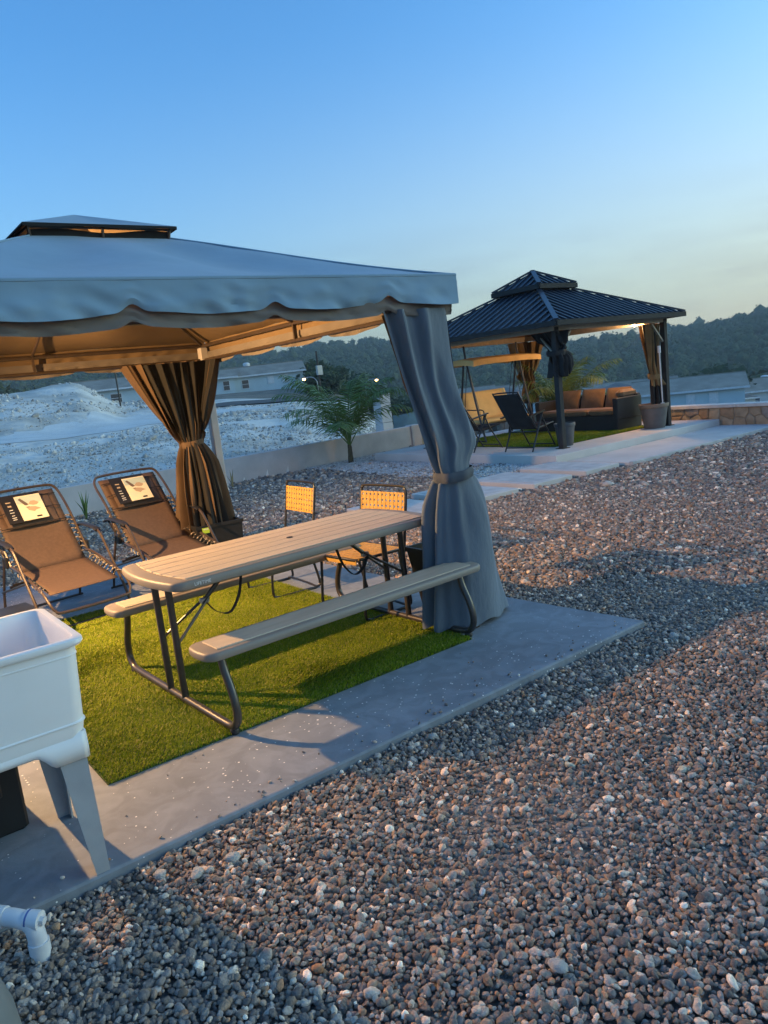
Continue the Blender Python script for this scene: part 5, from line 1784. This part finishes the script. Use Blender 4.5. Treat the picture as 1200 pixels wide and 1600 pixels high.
# ================================================================== PLANTS
def frond(length, elev, az, droop, nleaf, leaflen, seed, m, width=.032):
    """one feather frond as a mesh, rooted at the origin"""
    rg = random.Random(seed)
    pts = []
    p = Vector((0, 0, 0)); n = 16
    e = elev
    h = Vector((math.cos(az), math.sin(az), 0))
    for i in range(n + 1):
        pts.append(p.copy())
        p = p + (h * math.cos(e) + Vector((0, 0, math.sin(e)))) * (length / n)
        e -= droop / n * (0.4 + 1.4 * i / n)
    mb = MB()
    mb.tube(pts, [.011 * (1 - .85 * i / n) + .0015 for i in range(n + 1)], 5)
    side = Vector((-h.y, h.x, 0))
    for k in range(nleaf):
        f = .16 + .84 * (k + .5) / nleaf
        i = min(n - 1, int(f * n)); q = pts[i].lerp(pts[i + 1], f * n - i)
        t = (pts[i + 1] - pts[i]).normalized()
        upn = side.cross(t).normalized()
        ll = leaflen * (math.sin(PI * (.12 + .83 * f)) ** .6) * rg.uniform(.85, 1.1)
        for s in (-1, 1):
            d = (t * rg.uniform(.55, .8) + side * s * rg.uniform(.8, 1.0) + upn * rg.uniform(-.05, .25)).normalized()
            w = width * rg.uniform(.8, 1.15)
            wv = d.cross(upn).normalized() * w * .5
            a = q; b = q + d * ll * .5 - Vector((0, 0, ll * .08)); c = q + d * ll * .95 - Vector((0, 0, ll * rg.uniform(.28, .5)))
            mb.add([a - wv * .4, a + wv * .4, b + wv, b - wv, c], [(0, 1, 2, 3), (3, 2, 4)])
    return mb
def palm(label, loc, stems, fronds, flen, leaflen, nleaf, m, seed, group='young palms in the yard'):
    t = thing('palm_tree', label, 'palm', loc, 0, group)
    rg = random.Random(seed)
    tops = []
    for k in range(stems):
        a = rg.uniform(0, 6.28)
        b = Vector((.07 * math.cos(a + k * 2.1), .07 * math.sin(a + k * 2.1), -.06))
        hgt = rg.uniform(.42, .60)
        tp = b + Vector((rg.uniform(-.05, .05), rg.uniform(-.05, .05), hgt))
        mb = MB()
        pts = [b.lerp(tp, i / 8) for i in range(9)]
        mb.tube(pts, [.045 - .02 * i / 8 + (.004 if i % 2 else 0) for i in range(9)], 9)
        mb.build('trunk', M_palmstem, t, True)
        tops.append(tp)
    for k in range(fronds):
        az = 2 * PI * k / fronds * 1.0 + rg.uniform(-.25, .25)
        el = R([84, 70, 78, 60, 66, 48][k % 6]) + rg.uniform(-.08, .08)
        tp = tops[k % stems]
        L = flen * rg.uniform(.85, 1.1) * (1.0 if k % 6 != 5 else .8)
        frond(L, el, az, R(rg.uniform(60, 105)), nleaf, leaflen, seed * 31 + k, m).build('frond', m, t, False, tp)
    return t
palm('young palm with arching fronds in front of the pink wall', (9.12, 13.28, -.04), 3, 17, 2.0, .60, 30, M_leaf, 4)
palm('yellowish lit palm behind the wicker sofa', (14.0, 11.55, -.04), 2, 18, 1.65, .52, 30, M_leaf2, 9)

def sprout(label, loc, n, h, m, seed):
    t = thing('leafy_sprout', label, 'plant', loc, 0, 'small plants along the wall')
    rg = random.Random(seed)
    for k in range(n):
        a = 2 * PI * k / n + rg.uniform(-.4, .4)
        l = h * rg.uniform(.7, 1.1); out = rg.uniform(.15, .55) * l
        sd = Vector((-math.sin(a), math.cos(a), 0))
        P = [Vector((0, 0, 0)), Vector((math.cos(a) * out * .35, math.sin(a) * out * .35, l * .55)), Vector((math.cos(a) * out, math.sin(a) * out, l))]
        w = .022
        MB().add([P[0] - sd * w * .4, P[0] + sd * w * .4, P[1] + sd * w * .7, P[1] - sd * w * .7, P[2]], [(0, 1, 2, 3), (3, 2, 4)]).build('leaf', m, t)
    return t
sprout('small green spiky plant between the two recliners by the wall', (3.33, 12.55, -.05), 9, .46, M_leaf, 1)
sprout('thin dry sprout by the wall right of the far curtain', (6.1, 12.9, -.05), 4, .34, M_straw, 2)
# shells and white pebbles dropped round the sprout
for k, (x, y) in enumerate(((6.22, 12.35), (6.05, 12.2), (6.42, 12.3), (6.3, 12.05))):
    lone_stone((x, y, -.035), .075 - .008 * k, 20 + k, ('largest white stone of the cluster below the dry sprout', 'leftmost white stone of the cluster below the dry sprout', 'rightmost white stone of the cluster below the dry sprout', 'smallest, nearest white stone of the cluster below the dry sprout')[k])['group'] = 'white stones below the dry sprout'

# ================================================================== TREES AND FOREST
def leaf_cloud(mb, c, r, n, size, rg):
    for _ in range(n):
        d = Vector((rg.gauss(0, 1), rg.gauss(0, 1), rg.gauss(0, 1))).normalized()
        q = Vector(c) + Vector((d.x * r[0], d.y * r[1], d.z * r[2])) * (rg.random() ** .4)
        a = Vector((rg.gauss(0, 1), rg.gauss(0, 1), rg.gauss(0, .6))).normalized()
        b = a.orthogonal().normalized()
        s = size * rg.uniform(.6, 1.3)
        mb.add([q - a * s, q + b * s * .6, q + a * s, q - b * s * .6], [(0, 1, 2, 3)])
def tree(label, x, y, h, w, seed, name='broadleaf_tree', z=None, group='trees at the edge of the valley'):
    rg = random.Random(seed)
    z0 = float(land(np.array([x]), np.array([y]))[0]) if z is None else z
    t = thing(name, label, 'tree', (x, y, z0 - .2), 0, group)
    tr = MB()
    tr.tube(spline([(0, 0, 0), (.1, .05, h * .25), (.0, .1, h * .5), (.1, 0, h * .75)], 4), [.05 * h * (1 - .075 * i) for i in range(13)][:13], 7)
    for k in range(5):
        a = k * 1.3 + rg.random()
        tr.tube([(0, 0, h * (.28 + .07 * k)), (math.cos(a) * w * .3, math.sin(a) * w * .3, h * (.48 + .07 * k))], [.02 * h, .006 * h], 5)
    tr.build('trunk', M_bark, t, True)
    cr = MB()
    for k in range(16):
        a = rg.uniform(0, 6.28); rr = rg.uniform(.1, .75) * w * .5
        zc = h * rg.uniform(.38, .90)
        s = rg.uniform(.20, .34) * w * (1 - .4 * (zc / h - .4))
        leaf_cloud(cr, (math.cos(a) * rr, math.sin(a) * rr, zc), (s, s, s * .75), 110, .035 * w + .10, rg)
    cr.build('crown', M_treeleaf, t)
    return t
for k, (x, y, h, w, lab) in enumerate((
    (60, 96, 4.5, 8, 'dark bushy tree just right of the pale blue house'), (66, 94, 4.2, 8, 'dark round tree behind the lit street lamp'),
    (73, 96, 5, 9, 'wide dark tree behind the palm fronds'), (79, 92, 5.5, 9, 'dark tree standing past the palm towards the curtain'),
    (53, 82, 3.0, 6, 'low rounded bush on the bank below the pale blue house'), (56.5, 85, 4.0, 5, 'shrubby tree under the street lamp'),
    (70, 108, 5.5, 10, 'tall dark tree in the second row behind the palm'), (90, 100, 6, 10, 'dark tree behind the near curtain'),
    (104, 58, 7, 10, 'dark tree between the two right-hand house roofs'), (112, 66, 8, 10, 'dark tree beside the hip-roofed houses on the right'))):
    tree(lab, x, y, h, w, 60 + k)

def forest():
    """far wood on the hillside: reads as one mass"""
    rg = np.random.default_rng(77)
    bm = bmesh.new()
    bmesh.ops.create_icosphere(bm, subdivisions=1, radius=1)
    tv = np.array([v.co[:] for v in bm.verts]); tf = np.array([[v.index for v in f.verts] for f in bm.faces])
    bm.free()
    N = 15000
    rr = np.exp(rg.uniform(math.log(135), math.log(780), N)); aa = np.radians(rg.uniform(14, 92, N))
    x, y = rr * np.cos(aa), rr * np.sin(aa)
    ad = np.degrees(aa)
    keep = ~((rr < 170) & (ad < 52)) & ~((rr < 200) & (ad > 58))
    x, y, rr = x[keep], y[keep], rr[keep]
    z = land(x, y)
    N = len(x)
    s = rg.uniform(1.7, 3.6, N) * (1 + .25 * (rr > 450)) * (1 + .5 * (rg.random(N) < .05))
    hgt = rg.uniform(.8, 1.35, N)
    # small lumpy core
    n = 1 + rg.uniform(-.25, .25, (N, len(tv)))
    core = tv[None] * n[..., None] * (s[:, None, None] * .78) * np.stack([np.ones(N), np.ones(N), hgt], 1)[:, None, :] + np.stack([x, y, z + s * .6 * hgt], 1)[:, None, :]
    V = [core.reshape(-1, 3)]
    F3 = (tf[None] + (np.arange(N) * len(tv))[:, None, None]).reshape(-1, 3)
    off = N * len(tv)
    # loose leafy flakes all over it
    K = 26
    d = rg.normal(0, 1, (N, K, 3)); d /= np.linalg.norm(d, axis=2, keepdims=True)
    d[..., 2] = np.abs(d[..., 2]) * 1.1 - .25
    c = d * (s[:, None, None] * rg.uniform(.72, 1.08, (N, K, 1))) * np.stack([np.ones(N), np.ones(N), hgt], 1)[:, None, :] + np.stack([x, y, z + s * .6 * hgt], 1)[:, None, :]
    u = rg.normal(0, 1, (N, K, 3)); u /= np.linalg.norm(u, axis=2, keepdims=True)
    w = np.cross(u, rg.normal(0, 1, (N, K, 3))); w /= np.linalg.norm(w, axis=2, keepdims=True)
    q = (s[:, None, None] * rg.uniform(.16, .34, (N, K, 1)))
    tri = np.stack([c - u * q, c + u * q + w * q * .3, c + w * q * 1.1], 2).reshape(-1, 3)
    V.append(tri)
    F3b = (np.arange(N * K * 3).reshape(-1, 3) + off)
    F = [F3, F3b]
    me = bpy.data.meshes.new('forest')
    me.from_pydata(np.concatenate(V).tolist(), [], np.concatenate(F).tolist())
    me.materials.append(M_forest)
    me.polygons.foreach_set('use_smooth', [True] * len(me.polygons))
    return tag(link('forest', me), 'dark wooded hillside across the valley', 'forest', kind='stuff')
forest()

# ================================================================== HOUSES
def house(label, x, y, rz, w, d, h, z=None, roof='gable', rise=1.4, wallm=None, roofm=None, wins=(), door=None, over=.45, tank=None, group='houses around the yard'):
    wallm = wallm or M_housewall; roofm = roofm or M_houseroof
    z0 = float(land(np.array([x]), np.array([y]))[0]) if z is None else z
    t = thing('house', label, 'house', (x, y, z0), rz, group)
    MB().box((0, 0, h / 2 - .6), (w, d, h + 1.2)).build('wall', wallm, t)
    e = over
    if roof == 'gable':
        r = MB()
        X, Y = w / 2 + e, d / 2 + e
        zb = h - .02
        zr = h + rise
        r.add([(-X, -Y, zb), (X, -Y, zb), (X, 0, zr), (-X, 0, zr), (-X, Y, zb), (X, Y, zb),
               (-X, -Y, zb - .14), (X, -Y, zb - .14), (X, 0, zr - .14), (-X, 0, zr - .14), (-X, Y, zb - .14), (X, Y, zb - .14)],
              [(0, 1, 2, 3), (3, 2, 5, 4), (7, 6, 9, 8), (8, 9, 10, 11), (6, 7, 1, 0), (4, 5, 11, 10), (1, 7, 8, 2), (2, 8, 11, 5), (6, 0, 3, 9), (9, 3, 4, 10)])
        ro = r.build('roof', roofm, t)
        for s in (-1, 1):
            MB().add([(s * w / 2, -d / 2, h - .05), (s * w / 2, d / 2, h - .05), (s * w / 2, 0, h + rise * (1 - .12))], [(0, 1, 2)]).build('gable_wall', wallm, t)
        MB().bar((-X, 0, zr + .02), (X, 0, zr + .02), .22, .10).build('ridge_cap', roofm, ro)
    else:
        X, Y = w / 2 + e, d / 2 + e
        q = min(X, Y) * .98
        a, b = (-(X - q), 0), ((X - q), 0)
        if Y > X:
            a, b = (0, -(Y - q)), (0, (Y - q))
        zb, zr = h - .02, h + rise
        if Y <= X:
            fs = [(0, 1, 5, 4), (1, 2, 5), (2, 3, 4, 5), (3, 0, 4)]
        else:
            fs = [(0, 1, 4), (1, 2, 5, 4), (2, 3, 5), (3, 0, 4, 5)]
        ro = MB().add([(-X, -Y, zb), (X, -Y, zb), (X, Y, zb), (-X, Y, zb), (*a, zr), (*b, zr)], fs).build('roof', roofm, t)
        md = ro.modifiers.new('thick', 'SOLIDIFY'); md.thickness = .14
    MB().bar((-w / 2 - e, -d / 2 - e - .04, h - .12), (w / 2 + e, -d / 2 - e - .04, h - .12), .05, .20).build('fascia', M_winwhite, t)
    for (side, u, zc, ww, hh, lit) in wins:
        if side in 'NS':
            s = -1 if side == 'S' else 1
            c, sz, psz = (u, s * (d / 2 + .02), zc), (ww + .16, .09, hh + .16), (ww, .03, hh)
            pc = (u, s * (d / 2 + .07), zc)
        else:
            s = -1 if side == 'W' else 1
            c, sz, psz = (s * (w / 2 + .02), u, zc), (.09, ww + .16, hh + .16), (.03, ww, hh)
            pc = (s * (w / 2 + .07), u, zc)
        f = MB().box(c, sz).build('window', M_winwhite, t)
        MB().box(pc, psz).build('pane', M_winwhite if lit else M_glass, f)
        bar = (psz[0] + .02, psz[1] + .02, .05) if True else None
        MB().box(pc, bar).build('glazing_bar', M_winwhite, f)
    if door:
        side, u = door
        s = -1 if side in 'SW' else 1
        c = (u, s * (d / 2 + .02), 1.0) if side in 'NS' else (s * (w / 2 + .02), u, 1.0)
        sz = (.95, .09, 2.0) if side in 'NS' else (.09, .95, 2.0)
        MB().box(c, sz).build('door', M_houseroof2, t)
    if tank:
        tx, ty, tz, rr, hh, m = tank
        tk = MB().lathe([(rr * .95, 0), (rr, .05), (rr, hh * .8), (rr * .6, hh * .95), (rr * .25, hh)], (tx, ty, tz), 14).build('water_tank', m, t, True)
        MB().box((tx, ty, tz - .18), (rr * 1.6, rr * 1.6, .36)).build('tank_stand', M_houseroof2, tk)
    return t
# pale blue house on the bank beyond the marl, with its porch wing
AH = R(-26)
hl = house('pale blue house with long grey roof on the bank left of the palm', 54.6, 99.5, AH, 10.5, 7.0, 2.7, 1.75, 'gable', 1.35, M_housewall2, M_houseroof,
      [('S', .6, 1.75, .7, .9, True), ('S', 2.6, 1.75, .7, .9, True), ('S', -3.0, 1.5, .9, 1.1, False)], None, .45, (-2.4, 0.2, 4.05, .5, .55, M_tank))
house('pale blue porch wing with grey gable beside the far tied curtain', 47.2, 100.8, AH, 5.4, 6.0, 2.6, 1.9, 'gable', 1.1, M_housewall2, M_houseroof,
      [('S', 1.6, 1.4, .8, 1.2, False)], ('S', -.6), .6)
cp = thing('carport', 'dark open carport at the right end of the pale blue house', 'carport', (60.3, 95.6, 1.7), AH)
MB().box((0, 0, 2.2), (3.0, 5.0, .16), b=.02).build('roof', M_houseroof2, cp)
MB().box((-.2, 2.2, 1.1), (2.6, .15, 2.2)).build('back_wall', M_gazcurtdark, cp)
for sx in (-1.4, 1.4):
    MB().box((sx, -2.3, 1.1), (.22, .22, 2.2)).build('pillar', M_housewall, cp)
house('long pale house roof showing over the white spoil heap at far left', 31.5, 97, R(-20), 13, 8, 2.9, 1.4, 'gable', 1.3, M_housewall2, M_houseroof,
      [('S', .5, 1.7, 1.2, 1.0, False), ('S', 4.2, 1.7, 1.2, 1.0, False)], None, .5)
# right-hand houses below the yard
house('pale house with broad grey gable roof right of the far gazebo', 83.5, 50.5, R(-58), 11.5, 9.5, 3.0, -6.35, 'gable', 1.35, M_housewall2, M_houseroof,
      [('S', .2, 1.95, .8, 1.1, True), ('S', 2.6, 1.95, .8, 1.1, True)], None, .5)
house('grey-roofed house at the right edge behind the stone wall', 106.5, 53.5, R(-40), 14, 9, 2.9, -8.2, 'gable', 1.4, M_housewall, M_houseroof,
      [('S', -2.5, 1.6, 1.0, 1.0, False), ('S', 2.0, 1.6, 1.0, 1.0, False)], None, .5, (1.0, .6, 4.0, .55, .6, M_tank))
house('low grey lean-to roof between the two right-hand houses', 92.0, 51.5, R(-50), 7, 7, 2.2, -7.5, 'hip', 1.0, M_housewall, M_houseroof2, [('S', 0, 1.3, .9, .9, False)], None, .4)
house('hip-roofed house with dark peak seen above the wicker sofa', 89.5, 64.5, R(-54), 9.5, 9, 2.8, -6.7, 'hip', 1.6, M_housewall2, M_houseroof2, [('S', 1.5, 1.6, 1.0, 1.0, False)], None, .5)
house('house with wide grey roof and white tank behind the gazebo curtain', 99.0, 69.5, R(-52), 13, 9, 2.9, -6.9, 'gable', 1.5, M_housewall2, M_houseroof, [('S', 0, 1.6, 1.0, 1.0, False)], None, .5, (3.6, -1.6, 4.0, .8, .8, M_tank))
house('grey-roofed house seen left of the near gazebo post', 96.5, 80.0, R(-46), 12, 9, 2.9, -6.6, 'gable', 1.6, M_housewall2, M_houseroof, [('S', -2, 1.6, 1.0, 1.0, True), ('S', 2, 1.6, 1.0, 1.0, False)], None, .5)
house('hip-roofed blue house seen below the amber swing canopy', 90.5, 86.5, R(-45), 8.5, 8.5, 2.8, -6.0, 'hip', 1.6, M_housewall2, M_houseroof2, [('S', 1.5, 1.6, 1.0, 1.0, False)], None, .5)
house('furthest pale roof in the row behind the swing', 94.0, 93.5, R(-45), 12, 9, 2.9, -6.2, 'gable', 1.8, M_housewall, M_houseroof, [('S', 0, 1.6, 1.0, 1.0, False)], None, .5)
house('pale roof between gazebo posts in the second row', 116, 90, R(-46), 14, 9, 2.9, -8.3, 'gable', 1.7, M_housewall, M_houseroof, [('S', 0, 1.6, 1.0, 1.0, False)], None, .5, (-3, .8, 4.1, .5, .6, M_tankdark))
house('blue-walled house roof just right of the near curtain', 82.5, 88.5, R(-44), 10, 8, 2.8, -5.4, 'gable', 1.6, M_housewall2, M_houseroof, [('S', 0, 1.6, 1.0, 1.0, False)], None, .5)
# three small houses with lamps on the far hillside
for k, (x, y, lab) in enumerate(((533.9, 273.8, 'tiny white house with a light high on the right hill'), (538, 268.5, 'tiny lit house lower on the right hill, next to the frame edge'), (541.5, 264.5, 'tiny lit house at the right frame edge on the hill'))):
    hz = (10.4, 8.3, 10.8)[k]
    hh = house(lab, x, y, R(-60), 5, 5, 2.8, hz - 3.0, 'gable', 1.2, M_housewall, M_houseroof, [('S', 0, 1.5, 1.0, 1.0, False)], None, .4, group='lit houses on the far hill')
    MB().lathe([(.1, -.5), (.55, -.2), (.55, .2), (.1, .5)], (-2.2, -3.6, 3.0), 10).build('lamp', M_lampwhite, hh, True)

# ================================================================== STREET LAMPS AND POLES
def street_lamp(label, x, y, ztop, rz, h, m=M_lampglow):
    t = thing('street_lamp', label, 'street lamp', (x, y, ztop - h), rz, 'street lamps')
    MB().tube(spline([(0, 0, 0), (0, 0, h * .6), (0, 0, h * .86), (-.15, 0, h * .95), (-.6, 0, h), (-1.2, 0, h * 1.0)], 5), .048, 8).build('pole', M_steel, t, True)
    hd = MB().box((-1.35, 0, h - .02), (.7, .26, .12), b=.03).build('lamp_head', M_steel, t)
    MB().lathe([(.02, -.22), (.17, -.16), (.19, -.04), (.12, 0)], (-1.42, 0, h - .06), 12).build('lamp_globe', m, hd, True)
    return t
street_lamp('lit street lamp with curved arm above the palm', 45.75, 71.75, 2.85, R(-38), 6.0)
street_lamp('small lit lamp post further right above the palm fronds', 55.9, 76.8, 1.9, R(140), 5.0)
street_lamp('white flood lamp on a post beside the right-hand gable house', 84.6, 45.6, -3.2, R(150), 4.5, M_lampwhite)
up_ = thing('utility_pole', 'dark utility pole with a pale box behind the street lamp', 'pole', (48.6, 75.7, -.4))
MB().tube([(0, 0, 0), (0, 0, 6.2)], .11, 8).build('shaft', M_bark, up_, True)
MB().box((0, -.22, 4.0), (.7, .35, 1.1), b=.03).build('box', M_steel, up_)
th = thing('thin_pole', 'thin dark pole standing in the marl beside the far curtain', 'pole', (14.2, 42.7, .9))
MB().tube([(0, 0, 0), (.0, 0, 3.6)], .045, 8).build('shaft', M_blacktube, th, True)
MB().lathe([(.05, 0), (.055, .05), (.04, .09)], (0, 0, 3.6), 8).build('cap', M_blacktube, th, True)

# pale block column, leaning board and blue sheet just outside the wall
col_ = thing('block_column', 'pale concrete block column standing beyond the wall right of the palm', 'column', (14.6, 19.3, -.6))
for k in range(6):
    MB().box((0, 0, .15 + k * .30), (.40, .40, .292), b=.01, rz=.02 * (-1) ** k).build('block', M_wall, col_)
bd = thing('leaning_board', 'pale board leaning beyond the wall under the palm fronds', 'board', (13.2, 18.9, -.4))
MB().bar((0, 0, 0), (-.55, .3, 1.25), .30, .03, (0.3, 1, 0)).build('board', M_wall, bd)
MB().bar((.1, .05, .55), (-.75, .25, .75), .06, .04).build('batten', M_wall, bd)
tp = thing('blue_sheet', 'dark blue sheet fence beyond the wall beside the block column', 'fence', (16.2, 19.6, -1.2))
rows = [[(x, .08 * math.sin(x * 3), z + .05 * math.sin(x * 2)) for x in np.linspace(-1.0, 2.4, 15)] for z in np.linspace(0, 1.7, 6)]
MB().grid(rows).build('sheet', M_tarp, tp, True)
for x in (-1.0, .7, 2.4):
    MB().tube([(x, .1, -.1), (x, .1, 1.9)], .03, 6).build('post', M_steel, tp, True)

# ================================================================== AIR
HAZE = 0.00042
if HAZE > 0:
    hz = MB().box((150, 250, 20), (1680, 1500, 92)).build('haze')
    hz.location = (0, 0, 0)
    hm = bpy.data.materials.new('haze_air')
    hm.use_nodes = True
    n, l = hm.node_tree.nodes, hm.node_tree.links
    n.clear()
    ho = n.new('ShaderNodeOutputMaterial')
    pv = n.new('ShaderNodeVolumePrincipled')
    pv.inputs['Color'].default_value = (0.86, 0.92, 1.0, 1)
    pv.inputs['Density'].default_value = HAZE
    pv.inputs['Anisotropy'].default_value = 0.2
    l.new(pv.outputs['Volume'], ho.inputs['Volume'])
    hz.data.materials.append(hm)
    hz['kind'] = 'stuff'
    hz['label'] = 'thin evening haze over the valley'
    hz['category'] = 'haze'
